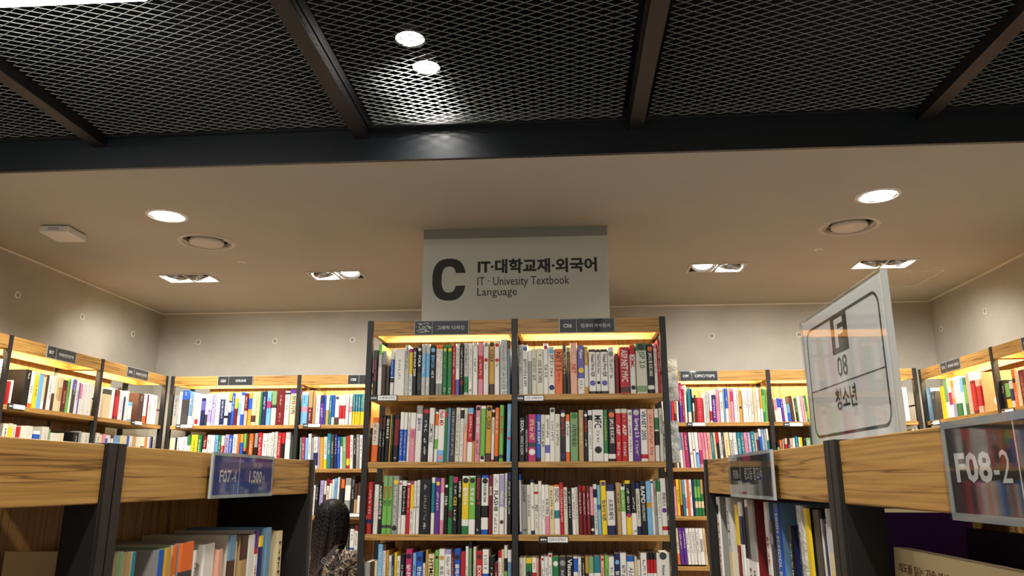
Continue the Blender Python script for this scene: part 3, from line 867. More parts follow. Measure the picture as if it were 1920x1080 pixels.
DN = [(-2.04, 3.617), (1.518, 3.592)]
def holed_ceiling():
    holes = [(x-.172, y-.098, x+.172, y+.098) for x, y in TW] + [(x-.108, y-.108, x+.108, y+.108) for x, y in DF] + [(x-.075, y-.075, x+.075, y+.075) for x, y in DN]
    xs = sorted({XL, XR, *[h[0] for h in holes], *[h[2] for h in holes]}); ys = sorted({YE+.02, YB, *[h[1] for h in holes], *[h[3] for h in holes]})
    b = MB(); inside = lambda x, y: any(h[0] < x < h[2] and h[1] < y < h[3] for h in holes)
    for i in range(len(xs)-1):
        for j in range(len(ys)-1):
            if inside((xs[i]+xs[i+1])/2, (ys[j]+ys[j+1])/2): continue
            for z, fl in ((ZC, 0), (ZC+.02, 1)):
                q = [(xs[i], ys[j], z), (xs[i], ys[j+1], z), (xs[i+1], ys[j+1], z), (xs[i+1], ys[j], z)]
                b.quad(*(q if not fl else q[::-1]))
    for x0, y0, x1, y1 in holes:
        for (p, q) in (((x0, y0), (x1, y0)), ((x1, y0), (x1, y1)), ((x1, y1), (x0, y1)), ((x0, y1), (x0, y0))):
            b.quad((*p, ZC), (*q, ZC), (*q, ZC+.02), (*p, ZC+.02))
    return b.build('ceiling', M['ceil'])
struct(holed_ceiling())
b = MB(); b.box(XL, YE, ZC-.001, XR, YE+.02, ZM+.06); b.box(XL, YE-.03, ZM-.006, XR, YE, ZM+.012); struct(b.build('trim_fascia', M['fascia'], None, .001))
for nm, d in (('trim_left', (XL, YE+.02, ZC-.008, XL+.012, YB, ZC)), ('trim_right', (XR-.012, YE+.02, ZC-.008, XR, YB, ZC)), ('trim_back', (XL+.012, YB-.012, ZC-.009, XR-.012, YB, ZC))):
    b = MB(); b.box(*d); struct(b.build(nm, M['trimw']))
# plugged form-tie holes in the walls
def tie_hole(loc, axis, label):
    r = thing('tie_hole_plug', label, 'wall plug', loc, 0, 'plugged form tie holes in the walls')
    b = MB(); b.lathe([(.0, .002), (.014, .002), (.016, .0)], 16)
    c = MB(); c.lathe([(.0155, .0), (.0155, .004), (.021, .004), (.022, .0)], 20)
    rot = {'b': (PI/2, 0, 0), 'l': (0, PI/2, 0), 'r': (0, -PI/2, 0)}[axis]
    b.build('plug', M['hole'], r, 0, None, rot); c.build('rim', M['trimw'], r, 0, None, rot)
ORD = ['first', 'second', 'third', 'fourth', 'fifth', 'sixth', 'seventh', 'eighth', 'ninth', 'tenth', 'eleventh', 'twelfth']
for i, y in enumerate((5.535, 4.902, 4.268, 3.634)): tie_hole((XL, y, 2.741), 'l', 'small plugged hole in the wall above B17 and B18, %s from the corner' % ORD[i])
for i, x in enumerate((-2.957, -2.323, -1.690)): tie_hole((x, YB, 2.741), 'b', 'small round plugged hole in the back wall above C01 and C02, %s from the corner' % ORD[i])
for i, x in enumerate((1.127, 1.787)): tie_hole((x, YB, 2.733), 'b', 'small round plugged hole in the back wall above C09, %s after the grey hanging sign' % ORD[i])
for i, y in enumerate((5.789, 5.176)): tie_hole((XR, y, 2.738), 'r', 'small round plugged hole in the wall above the C11 bookcase, %s from the corner' % ORD[i])

# ------------------------------------------------------------------ open metal ceiling
BX = [-3.205, -2.032, -.858, .312, 1.486, 2.66]
for i, x in enumerate(BX[1:5]):
    b = MB(); b.box(x-.03, -.6, ZM-.045, x+.03, YE, ZM+.05)
    o = b.build('ceiling_beam', M['beam'], None, .002)
    tag(o, ['dark ceiling beam above the F07 bookcase side, beyond the lamps, cut by the frame edge', 'dark ceiling beam just beside the two bright lamps in the mesh', 'dark ceiling beam running above the grey hanging C sign', 'dark ceiling beam running above the white F 08 sign'][i], 'ceiling beam', 'beams of the mesh ceiling')
PL = ['slim strip of grey expanded metal ceiling along the side of the B shelves', 'grey expanded metal ceiling panel brightened by the white strip light', 'grey expanded metal ceiling panel with two bright lamps behind it', 'grey expanded metal ceiling panel between the C sign beam and the F sign beam', 'grey expanded metal ceiling panel along the side of the C11 bookcase']
LWD, SWD, SW = .0725, .0348, .0012
def mesh_panel(x0, x1, y0, y1, label):
    r = thing('expanded_metal_panel', label, 'ceiling panel', ((x0+x1)/2, (y0+y1)/2, ZM), 0, 'expanded metal ceiling panels')
    cx, cy = (x0+x1)/2, (y0+y1)/2
    b = MB()
    hx, hy = LWD/2, SWD/2
    i0, i1 = math.floor(x0/hx), math.ceil(x1/hx); j0, j1 = math.floor(y0/hy), math.ceil(y1/hy)
    def strand(xa, ya, xb, yb):
        # clip to the panel
        xs = sorted((xa, xb))
        if xs[0] < x0 or xs[1] > x1 or min(ya, yb) < y0 or max(ya, yb) > y1: return
        dx, dy = xb-xa, yb-ya; L = math.hypot(dx, dy); nx, ny = -dy/L*SW, dx/L*SW
        if ny < 0: nx, ny = -nx, -ny
        t = .0022
        # a flat strand twisted to lean about forty degrees, as expanded metal has it
        A = (nx, ny, .0016); Bv = (-nx, -ny, -.0016); N = (-nx*.25, -ny*.25, .0007)
        P = lambda x, y, o, s: (x-cx+o[0]+s*N[0], y-cy+o[1]+s*N[1], o[2]+s*N[2])
        v = [P(xa, ya, A, 1), P(xa, ya, A, -1), P(xa, ya, Bv, -1), P(xa, ya, Bv, 1), P(xb, yb, A, 1), P(xb, yb, A, -1), P(xb, yb, Bv, -1), P(xb, yb, Bv, 1)]
        b.add(v, [(0, 4, 5, 1), (1, 5, 6, 2), (2, 6, 7, 3), (3, 7, 4, 0)])
    for i in range(i0, i1):
        for j in range(j0, j1):
            if (i+j) % 2 == 0: strand(i*hx, j*hy, (i+1)*hx, (j+1)*hy)
            else: strand(i*hx, (j+1)*hy, (i+1)*hx, j*hy)
    b.build('mesh_lattice', M['strand'], r)
    f = MB()
    f.box(x0-cx, y0-cy, -.004, x0-cx+.004, y1-cy, .012); f.box(x1-cx-.004, y0-cy, -.004, x1-cx, y1-cy, .012); f.box(x0-cx+.004, y1-cy-.004, -.004, x1-cx-.004, y1-cy, .012)
    f.build('edge_frame', M['beam'], r)
for i in range(5):
    a0, a1 = BX[i]+.031, BX[i+1]-.031
    if i == 0: a0 = XL+.03
    if i == 4: a1 = XR-.03
    mesh_panel(a0, a1, 1.2, YE-.031, PL[i])

# ------------------------------------------------------------------ lamps and ceiling devices
def mesh_lamp(x, y, label, power, tilt=(0, .12, -1)):
    r = thing('ceiling_spotlight', label, 'ceiling lamp', (x, y, ZM+.16), 0, 'spotlights above the mesh ceiling')
    b = MB(); b.lathe([(.0, .08), (.05, .08), (.060, .0), (.056, .0), (.05, .025), (.0, .035)], 24); b.build('lamp_housing', M['steel'], r)
    b = MB(); b.lathe([(.0, -.012), (.03, -.008), (.046, -.001), (.055, .006)], 24); b.build('lens', M['glow'], r)
    b = MB(); b.tube((0, 0, .10), (0, 0, .6), .006); b.build('stem', M['steel'], r)
    light('SPOT', 'mesh_spot', (x, y, ZM+.145), power, kelvin_col(40), None, tilt, spot_size=math.radians(110), spot_blend=.7, shadow_soft_size=.04)
mesh_lamp(-.570, 2.575, 'bright round spotlight shining through the metal mesh, the one nearer the strip light', P_MESH)
mesh_lamp(-.545, 2.785, 'bright round spotlight shining through the metal mesh, the one nearer the dark fascia', P_MESH)
def aisle_fill_lamp(x, y):  # unseen spotlight, added to brighten the low bookcases, fascia and mesh
    r = thing('added_aisle_light', 'added unseen black fill spotlight below the mesh ceiling over the aisle', 'ceiling lamp', (x, y, ZM-.02), 0, 'added fill spotlights over the aisle')
    b = MB(); b.lathe([(.0, .012), (.06, .012), (.064, -.06), (.05, -.06), (.045, -.02), (.0, -.015)], 24); b.build('lamp_housing', M['steel'], r)
    b = MB(); b.lathe([(.0, -.045), (.049, -.045)], 24); b.build('lens', M['glow_soft'], r)
    light('SPOT', 'aisle_fill_spot', (x, y, ZM-.09), P_AISLE_FILL, kelvin_col(40), None, (0, .45, -1), spot_size=math.radians(130), spot_blend=.8, shadow_soft_size=.05)
for x, y in ((-1.75, 1.05), (-.14, .85), (1.6, 1.05), (-.14, -.5)): aisle_fill_lamp(x, y)
r = thing('strip_light', 'white linear strip light glowing over the mesh ceiling at the frame edge', 'ceiling lamp', (-1.95, 1.955, ZM-.04))
b = MB(); b.box(-.72, -.03, .005, .72, .03, .03); b.build('channel', M['white'], r, .002)
b = MB(); b.tube((-.70, 0, -.008), (.70, 0, -.008), .014, 14); b.build('tube', M['glow'], r)
light('AREA', 'strip_glow', (-1.95, 1.955, ZM-.06), P_LINE, kelvin_col(50), None, (0, 0, -1), shape='RECTANGLE', size=1.4, size_y=.03)

def downlight(x, y, label):
    r = thing('round_downlight', label, 'ceiling lamp', (x, y, ZC), 0, 'round downlights in the white ceiling')
    b = MB(); b.lathe([(.082, .004), (.086, -.004), (.097, -.004), (.104, .0)], 40); b.build('trim_ring', M['white'], r)
    b = MB(); b.lathe([(.0, .0), (.080, .001), (.084, .003)], 40); b.build('diffuser', M['glow'], r)
    light('AREA', 'downlight', (x, y, ZC-.012), P_DOWN, kelvin_col(40), None, (0, 0, -1), shape='DISK', size=.16, spread=math.radians(150))
downlight(*DN[0], 'round white downlight in the ceiling on the B bookcase side'); downlight(*DN[1], 'round white downlight in the ceiling above the white F sign')
def diffuser(x, y, label):
    r = thing('air_diffuser', label, 'air vent', (x, y, ZC), 0, 'round air diffusers in the ceiling')
    b = MB(); b.lathe([(.130, .019), (.132, -.002), (.138, -.009), (.150, -.010), (.160, -.003), (.162, .0)], 48); b.build('flange', M['grille'], r)
    b = MB(); b.lathe([(.0, -.012), (.05, -.012), (.06, -.015), (.090, -.012), (.094, -.006), (.094, .004), (.09, .010)], 48); b.build('centre_disc', M['grille'], r)
    b = MB(); b.lathe([(.0, .06), (.129, .06), (.131, .018)], 32); b.build('duct', M['dark'], r)
    b = MB()
    for k in range(3):
        a = k*2*PI/3+.4; b.tube((.08*math.cos(a), .08*math.sin(a), .012), (.118*math.cos(a), .118*math.sin(a), .015), .004)
    b.build('rib', M['grille'], r)
diffuser(*DF[0], 'round recessed air diffuser in the ceiling on the B bookcase side'); diffuser(*DF[1], 'round recessed air diffuser in the ceiling near the white F sign')
def twin(x, y, label, dirs):
    r = thing('twin_downlight', label, 'ceiling lamp', (x, y, ZC), 0, 'square twin downlights in the ceiling')
    b = MB(); w, h, t = .182, .108, .016
    for d in ((-w, -h, w, -h+t), (-w, h-t, w, h), (-w, -h+t, -w+t, h-t), (w-t, -h+t, w, h-t), (-.007, -h+t, .007, h-t)): b.box(d[0], d[1], -.004, d[2], d[3], .004)
    b.build('trim_frame', M['grille'], r, .001)
    b = MB(); w2, h2 = .17, .096
    for q in (((-w2, -h2), (w2, -h2)), ((w2, -h2), (w2, h2)), ((w2, h2), (-w2, h2)), ((-w2, h2), (-w2, -h2))): b.quad((*q[0], .004), (*q[1], .004), (*q[1], .10), (*q[0], .10))
    b.quad((-w2, -h2, .10), (w2, -h2, .10), (w2, h2, .10), (-w2, h2, .10)); b.build('recess_box', M['chrome'], r)
    for s, d in zip((-1, 1), dirs):
        c = MB(); c.lathe([(.030, .052), (.052, .034), (.068, .002), (.073, .0), (.074, .004), (.056, .042), (.034, .062), (.0, .066)], 32)
        q = Vector(d).to_track_quat('-Z', 'Y').to_euler()
        lo = c.build('lamp', M['chrome'], r, 0, (s*.085, 0, .012), q)
        g = MB(); g.lathe([(.0, .018), (.03, .018), (.06, .016)], 28); g.build('bulb', M['glow'], lo)
        light('SPOT', 'twin_spot', (x+s*.085, y, ZC-.012), P_SPOT, kelvin_col(35), None, d, spot_size=math.radians(125), spot_blend=1.0, shadow_soft_size=.05)
twin(*TW[0], 'rectangular twin ceiling downlight nearest the B18 bookcase corner', ((-.35, .4, -1), (.1, .75, -1)))
twin(*TW[1], 'rectangular twin ceiling downlight between the B corner and the C sign', ((0, .75, -1), (.1, -.35, -1)))
twin(*TW[2], 'rectangular twin ceiling downlight between the C sign and the F sign', ((-.1, -.35, -1), (0, .75, -1)))
twin(*TW[3], 'rectangular twin ceiling downlight just over the white F sign top', ((-.1, .75, -1), (.35, .4, -1)))
for (x, y), lab in (((-2.016, 4.489), 'small round ceiling sprinkler head on the B bookcase side'), ((1.512, 4.478), 'small round ceiling sprinkler head near the F sign side')):
    r = thing('sprinkler_head', lab, 'sprinkler', (x, y, ZC), 0, 'sprinkler heads')
    b = MB(); b.lathe([(.0, -.003), (.022, -.003), (.026, .0)], 24); b.build('cover_plate', M['trimw'], r)
    b = MB(); b.lathe([(.0, -.010), (.010, -.010), (.012, -.003)], 16); b.build('nozzle', M['grille'], r)
r = thing('wifi_access_point', 'white square wireless access point box fixed to the ceiling', 'router', (-2.715, 3.795, ZC), math.radians(4))
b = MB(); b.box(-.078, -.09, -.042, .078, .09, -.004); b.build('case', M['white'], r, .006)
b = MB()
for k in range(6): b.box(-.03+k*.01, -.0907, -.030, -.026+k*.01, -.0895, -.014)
b.build('vent_slot', M['print_grey'], r)
b = MB(); b.box(-.06, -.07, -.004, .06, .07, 0); b.build('mount_plate', M['print_grey'], r)
r = thing('ceiling_hatch', 'square access hatch outlined in the ceiling behind the white F sign', 'access hatch', (2.245, 5.205, ZC))
b = MB(); w = .215
b.box(-w, -w, -.003, w, w, -.0005); b.build('panel', M['ceil'], r)
b = MB(); w1 = .224
for d in ((-w1, -w1, w1, -w1+.007), (-w1, w1-.007, w1, w1), (-w1, -w1+.007, -w1+.007, w1-.007), (w1-.007, -w1+.007, w1, w1-.007)): b.box(d[0], d[1], -.005, d[2], d[3], 0)
b.build('frame', M['trimw'], r)
b = MB()
for k in (-.02, .02): b.lathe([(.0, -.007), (.006, -.007), (.007, -.003)], 10, None, 0, (k, -w+.03, 0))
b.build('latch', M['trimw'], r)

# ------------------------------------------------------------------ hanging C sign
r = thing('hanging_sign', 'large grey hanging sign with a big dark letter C', 'sign', (-.262, 3.945, 2.43))
W2, H2 = .497, .55
b = MB(); b.box(-W2, 0, 0, W2, .02, H2-.052); b.build('panel', M['sign'], r, .0015)
b = MB(); b.box(-W2, -.004, H2-.052, W2, .024, H2); b.build('top_shade_band', M['sign_shade'], r, .0015)  # darker strip stands in for the shade along the sign's top
from_px = lambda u, w: (-W2+(u-793.5)/(1140.5-793.5)*2*W2, None)
def z_of(w): return 2.98-.55*((w-426)/(609.0-426))-2.43+.0
b = MB()
def sx(u): return -W2+(u-793.5)/347*2*W2

def big_c(b, x0, x1, z0, z1, st, y):
    cx, cz, A, B = (x0+x1)/2, (z0+z1)/2, (x1-x0)/2, (z1-z0)/2; n, ex = 40, 2/2.55
    def pt(a, A, B): return (cx+A*abs(math.cos(a))**ex*(1 if math.cos(a) >= 0 else -1), y, cz+B*abs(math.sin(a))**ex*(1 if math.sin(a) >= 0 else -1))
    def ang(B, z): return math.asin(min(1, (z/B)**(1/ex)))
    zt = B*.30; ao, ai = ang(B, zt), ang(B-st*.88, zt)
    o = [pt(ao+(2*PI-2*ao)*k/n, A, B) for k in range(n+1)]; i = [pt(ai+(2*PI-2*ai)*k/n, A-st, B-st*.88) for k in range(n+1)]
    b.add(o+i, [(k, k+1, n+2+k, n+1+k) for k in range(n)])
big_c(b, sx(812), sx(875), z_of(558.5), z_of(481), .0505, -.001); b.build('letter', M['print_dark'], r)
b = MB(); put_text(b, 'IT·대학교재·외국어', sx(898), z_of(510), .078, -.001, .018, None, 0, sx(1119)-sx(898), 'l', ((.0018, 0), (-.0018, 0), (0, .0016), (0, -.0016))); b.build('lettering', M['print_dark'], r)
b = MB(); put_text(b, 'IT · Univesity Textbook', sx(897), z_of(537), .062, -.001, 0, None, 0, sx(1068)-sx(897)); put_text(b, 'Language', sx(897), z_of(555), .056, -.001, 0, None, 0, sx(971)-sx(897)); b.build('lettering', M['print_dark'], r)
# ------------------------------------------------------------------ bookcases
UNITS = {}
def bay(key, label, o, rz, W, right_post=False, bp=(0.0, None), deep=.30, shelves=(2.04, 1.735, 1.418, 1.10, .785, .465, .12), lit=True, H=2.395):
    r = thing('bookcase', label, 'bookcase', (o[0], o[1], 0), rz, 'lit oak and black steel bookcases')
    UNITS[key] = (o, rz, W)
    P = .027
    for x in ([0] + ([W] if right_post else [])):
        boxobj('upright', M['steel'], (x-P/2, 0, 0, x+P/2, .03, H+.003), r)
        boxobj('upright', M['steel'], (x-P/2, deep, 0, x+P/2, deep+.03, H-.02), r)
        for z in (2.345, 2.15, 1.86, 1.55):
            b = MB(); b.tube((x, .03, z), (x, deep, z), .006, 8, None); b.build('side_rail', M['steel'], r)
    x0, x1 = P/2+.0005, W-P/2-.0005
    boxobj('header', M['wood'], (x0, .004, H-.07, x1, .022, H), r)
    b = MB(); b.box(x0, .022, H-.018, x1, deep-.03, H-.003)
    b.box(x0, deep-.085, H-.066, x1, deep-.068, H-.018); b.box(x0, .0225, H-.066, x0+.016, deep-.085, H-.018); b.box(x1-.016, .0225, H-.066, x1, deep-.085, H-.018)
    b.build('canopy', M['wood'], r)
    b = MB(); b.box(x0+.02, .024, H-.036, x1-.02, .034, H-.0185); b.build('light_strip', M['led'], r)
    for z in shelves: boxobj('shelf', M['wood'], (x0, .006, z-.026, x1, deep-.004, z), r)
    b0, b1 = bp[0]+x0, (x1 if bp[1] is None else bp[1])
    boxobj('back_panel', M['wood_v'], (b0, deep+.002, .1, b1, deep+.016, H-.02), r)
    c, s = math.cos(rz), math.sin(rz)
    p = (o[0]+c*W/2-s*.045, o[1]+s*W/2+c*.045, H-.040)
    d = Vector((-s*.55, c*.55, -.84))
    l = light('AREA', 'shelf_led', p, P_LED*W/.8, kelvin_col(30), None, None, shape='RECTANGLE', size=W-.09, size_y=.012)
    # the strip runs along the bay and looks down and back into it
    zax = -d.normalized(); xax = Vector((c, s, 0)); yax = zax.cross(xax)
    mm = Matrix((xax, yax, zax)).transposed().to_4x4(); mm.translation = p; l.matrix_world = mm
    return r
bay('CL', 'bookcase bay with the graphic design plate, standing under the grey C sign', (-.932, 3.56), 0, .694)
bay('CR', 'bookcase bay with the C06 plate, standing under the grey C sign', (-.238, 3.56), 0, .694, True)
bay('C01', 'back wall bookcase bay with the C01 plate', (-2.872, 5.42), 0, .947, bp=(.13, None))
bay('C02', 'back wall bookcase bay with the C02 plate, half hidden by the centre bookcase', (-1.925, 5.42), 0, .97)
bay('C03', 'back wall bookcase bay hidden behind the graphic design bay', (-.955, 5.42), 0, .6925)
bay('C04', 'back wall bookcase bay hidden behind the C06 bay', (-.2625, 5.42), 0, .6925)
bay('C09', 'back wall bookcase bay with the C09 plate', (.43, 5.42), 0, .97)
bay('C10', 'back wall bookcase bay next to C09, behind the white F sign', (1.40, 5.42), 0, .985, True, bp=(0, .80))
bay('B16', 'side wall bookcase bay before B17, mostly out of frame', (-2.9, 2.96), PI/2, .82)
bay('B17', 'side wall bookcase bay with the B17 plate', (-2.9, 3.78), PI/2, .82)
bay('B18', 'side wall bookcase bay with the B18 plate, in the corner', (-2.9, 4.60), PI/2, .80, True, bp=(0, .60))
bay('C11', 'side wall bookcase bay with the C11 plate, in the corner', (2.45, 5.50), -PI/2, .925, bp=(.16, None))
bay('C12', 'side wall bookcase bay after C11, cut by the frame edge', (2.45, 4.575), -PI/2, .925, True)
# rear half of the centre bookcase, back to back with the front
r = thing('bookcase', 'rear half of the centre bookcase holding shrink-wrapped books that stick out', 'bookcase', (-.932, 3.90, 0), 0)
boxobj('back_panel', M['wood_v'], (0.01, 0, .1, 1.38, .014, 2.37), r)
for x in (0, 1.388):
    boxobj('upright', M['steel'], (x-.0135, .27, 0, x+.0135, .30, 2.39), r); boxobj('upright', M['steel'], (x-.0135, -.003, 0, x+.0135, .026, 2.37), r)
for z in (2.04, 1.735, 1.418, 1.10, .785, .465, .12): boxobj('shelf', M['wood'], (.015, .03, z-.026, 1.373, .29, z), r)
boxobj('header', M['wood'], (.0145, .272, 2.325, 1.373, .29, 2.395), r)

def gondola(key, label, o, rz, W, panel_first, panel_last, H=1.697, deep=.215):
    r = thing('low_bookcase', label, 'bookcase', (o[0], o[1], 0), rz, 'low bookcases along the aisle')
    UNITS[key] = (o, rz, W)
    t = .02
    for x, full in ((0, panel_first), (W-t, panel_last)):
        boxobj('side_panel' if full else 'upright', M['steel_side'], (x+.0005, 0, 0, x+t-.0005, deep+.012 if full else .048, H+.002), r)
        b = MB(); b.box(x+.0006, -.0035, 0, x+t-.0006, -.0002, H+.002); b.build('edge_strip', M['steel'], r)
    boxobj('header', M['wood'], (t, .002, H-.075, W-t, .02, H), r)
    boxobj('top_board', M['wood'], (t, .0203, H-.02, W-t, deep, H-.002), r)
    for z in (1.335, 1.02, .70, .38, .10): boxobj('shelf', M['wood'], (t, .006, z-.026, W-t, deep-.003, z), r)
    boxobj('back_panel', M['wood_v'], (t if panel_first else .0005, deep-.002, .08, W-t if panel_last else W-.0005, deep+.012, H-.021), r)
    return r
gondola('F07', 'low bookcase with the blue F07-4 price plate on its header', (-.6, 1.004), PI/2, .821, 0, 1)
gondola('F07b', 'low bookcase joined before F07-4, nearer the camera', (-.6, .18), PI/2, .822, 0, 0)
gondola('F08', 'low bookcase with the F08-1 plate, under the white F sign', (.33, 1.92), -PI/2, .915, 1, 0)
gondola('F08b', 'low bookcase with the big F08-2 plate, nearest the camera', (.33, 1.003), -PI/2, .82, 0, 0)
for (x, y), lab in (((-.6, 1.8265), 'thin aluminium end trim on the far end of the F07-4 bookcase'), ((.33, 1.9215), 'thin aluminium end trim on the far end of the F08-1 bookcase')):
    sgn = -1 if x < 0 else 1
    b = MB(); b.box(min(0, sgn*.22)-.003*(sgn > 0), 0, .0, max(0, sgn*.22)+.003*(sgn < 0), .004, 1.70)
    o = b.build('end_trim', M['alu'], None, 0, (x, y, 0)); tag(o, lab, 'trim strip')

# ------------------------------------------------------------------ plates on the headers
def world_of(key, x, y, z):
    (ox, oy), rz, W = UNITS[key]; c, s = math.cos(rz), math.sin(rz)
    return (ox+c*x-s*y, oy+s*x+c*y, z), rz
def plate(key, x, code, title, label, H=2.395, card='card_dark', w=.262, h=.070, split=.31, front=0.003, rim=.0028):
    loc, rz = world_of(key, x, front, H-h/2-.001)
    r = thing('shelf_plate', label, 'shelf sign', loc, rz, 'plates on the bookcase headers')
    b = MB(); b.box(-w/2+.003, -.0035, -h/2+.003, w/2-.003, -.0015, h/2-.003); b.build('card', M[card], r)
    b = MB(); b.box(-w/2, -.0062, -h/2, w/2, -.0042, h/2); b.build('clear_cover', M['acryl'], r)
    b = MB()
    for d in ((-w/2, -h/2, w/2, -h/2+rim), (-w/2, h/2-rim, w/2, h/2), (-w/2, -h/2+rim, -w/2+rim, h/2-rim), (w/2-rim, -h/2+rim, w/2, h/2-rim)): b.box(d[0], -.0042, d[1], d[2], 0, d[3])
    b.build('holder_rim', M['acryl_edge'], r)
    b = MB()
    if split: b.box(-w/2+split*w, -.0039, -h/2+.003, -w/2+split*w+.0012, -.0036, h/2-.003)
    if code: put_text(b, code, -w/2+split*w*.5, -.009, .019, -.0037, .03, None, 0, None, 'c')
    if title: put_text(b, title, -w/2+w*(split+1)/2, -.0095, .019, -.0037, .012, None, 0, min(w*.52, .021*len(title)*.9), 'c')
    if b.v: b.build('lettering', M['print_white'], r)
    return r
plate('CL', .345, '', '그래픽 디자인', 'dark plate lettered for graphic design with a white painted glare patch', split=.33)
r_gd = [o for o in COL.objects if o.get('label', '').startswith('dark plate lettered for graphic')][0]
b = MB(); rnd = random.Random(5)
for k in range(46):
    a = rnd.uniform(0, 6.28); q = rnd.random()**.6; x = -.088+q*.040*math.cos(a)*1.05; z = .003+q*.027*math.sin(a); L = rnd.uniform(.006, .018); t = rnd.uniform(-.5, .5); hh = rnd.uniform(.0015, .004)
    dx, dz = L*math.cos(t), L*math.sin(t); x = max(-.122, min(x, -.05)); z = max(-.024, min(z, .022))
    b.quad((x-dx/2, -.0038, z-dz/2), (x+dx/2, -.0038, z+dz/2-hh*.3), (x+dx/2, -.0038, z+dz/2+hh), (x-dx/2, -.0038, z-dz/2+hh*.7))
b.build('painted_glare', M['print_white'], r_gd)  # white slivers painted on the card in place of glare
plate('CR', .341, 'C06', '컴퓨터 IT수험서', 'dark plate lettered C06 on the centre bookcase header')
plate('C01', .472, 'C01', '대학교재', 'dark plate lettered C01 on the back wall bookcase')
plate('C02', .489, 'C02', '', 'dark plate lettered C02, partly hidden by the centre bookcase')
plate('C09', .496, 'C09', 'OPIC/TEPS', 'dark plate lettered C09 on the back wall bookcase')
plate('B17', .413, 'B17', '처세/인간관계', 'dark plate lettered B17 on the side wall bookcase')
plate('B18', .403, 'B18', '처세/인간관계', 'dark plate lettered B18 on the side wall bookcase near the corner')
plate('C11', .442, 'C11', '영어회화 영문법', 'dark plate lettered C11 on the side wall bookcase')
plate('C12', .446, 'C12', '', 'dark plate on the bookcase after C11, cut by the frame edge')
# bigger acrylic plates of the low bookcases
r = plate('F07', .406, '', '', 'blue price plate lettered F07-4 and 1,500 won', 1.699, 'card_blue', .272, .076, .40, -.006, .0055)
b = MB(); put_text(b, 'F07', -.106, -.012, .021, -.0037, .02, None, 0, .046); put_text(b, '-4', -.057, -.012, .020, -.0037, 0, None, 0, .019)
put_text(b, '1,500', .020, -.016, .025, -.0037, .02, None, 0, .060); put_text(b, '원', .083, -.013, .014, -.0037, 0); put_text(b, '만화 균일가', .036, .014, .010, -.0037, 0, None, 0, .042); b.build('lettering', M['print_white'], r)
r = plate('F08', .495, '', '', 'dark plate lettered F08-1 in a clear acrylic holder on the low bookcase', 1.699, 'card_dark', .325, .078, .30, -.006, .0055)
b = MB(); put_text(b, 'F08-1', -.132, -.006, .017, -.0037, .01, None, 0, .060); put_text(b, '중고등 참고서', -.036, -.008, .022, -.0037, .012, None, 0, .130); b.build('lettering', M['print_white'], r)
r = plate('F08b', .461, '', '', 'big dark plate lettered F08-2 nearest the camera', 1.699, 'card_dark', .300, .080, .36, -.006, .006)
b = MB(); put_text(b, 'F08', -.134, -.010, .024, -.0037, .03, None, 0, .056); put_text(b, '-2', -.076, -.010, .024, -.0037, 0, None, 0, .024); put_text(b, '중고등 참고서', -.02, -.010, .022, -.0037, .012, None, 0, .130); b.build('lettering', M['print_white'], r)

# ------------------------------------------------------------------ little category tags on the shelf edges
def shelf_tag(key, x, z, text, label, w=.13, h=.028):
    loc, rz = world_of(key, x, .0045, z-.012)
    r = thing('shelf_tag', label, 'shelf label', loc, rz, 'category tags on the shelf edges')
    b = MB(); b.box(0, -.005, -h/2, w, -.0005, h/2); b.build('holder', M['card_dark'], r, .001)
    b = MB(); b.box(w*.30, -.0058, -h/2+.003, w-.003, -.0051, h/2-.003); b.build('card', M['card_white'], r)
    if text:
        b = MB(); put_text(b, text, w*.35, -.006, .0125, -.0061, .01, None, 0, min(w*.58, .0125*len(text))); b.build('lettering', M['print_dark'], r)
    b = MB()
    for k in range(3): b.box(w*(.06+.07*k), -.0053, -.004, w*(.06+.07*k)+.006, -.0049, .004)
    b.build('code_print', M['print_white'], r)
shelf_tag('CL', .012, 2.04, '그래픽/디자인', 'white and black shelf tag below the top graphic design shelf')
shelf_tag('CR', .006, 2.033, '프로그래밍언어', 'white and black shelf tag below the top C06 shelf')
shelf_tag('CR', .106, 1.410, '컴퓨터공학/IT', 'white and black shelf tag below the third C06 shelf')
shelf_tag('C01', .058, 2.047, '', 'white and black shelf tag below the top C01 shelf'); shelf_tag('C02', .048, 2.047, '', 'white and black shelf tag below the top C02 shelf')
shelf_tag('C02', .36, 1.435, '', 'white shelf tag beside the long-haired person')
shelf_tag('C09', .395, 2.038, '', 'white and black shelf tag below the top C09 shelf'); shelf_tag('C10', .077, 2.033, '', 'white and black shelf tag on the bay after C09')
shelf_tag('B17', .046, 2.046, '', 'white and black shelf tag on the B17 top shelf'); shelf_tag('B18', .395, 2.046, '', 'white and black shelf tag on the B18 top shelf')
shelf_tag('C11', .072, 2.034, '', 'white and black shelf tag on the C11 top shelf'); shelf_tag('C12', .018, 2.034, '', 'white and black shelf tag on the bay after C11')

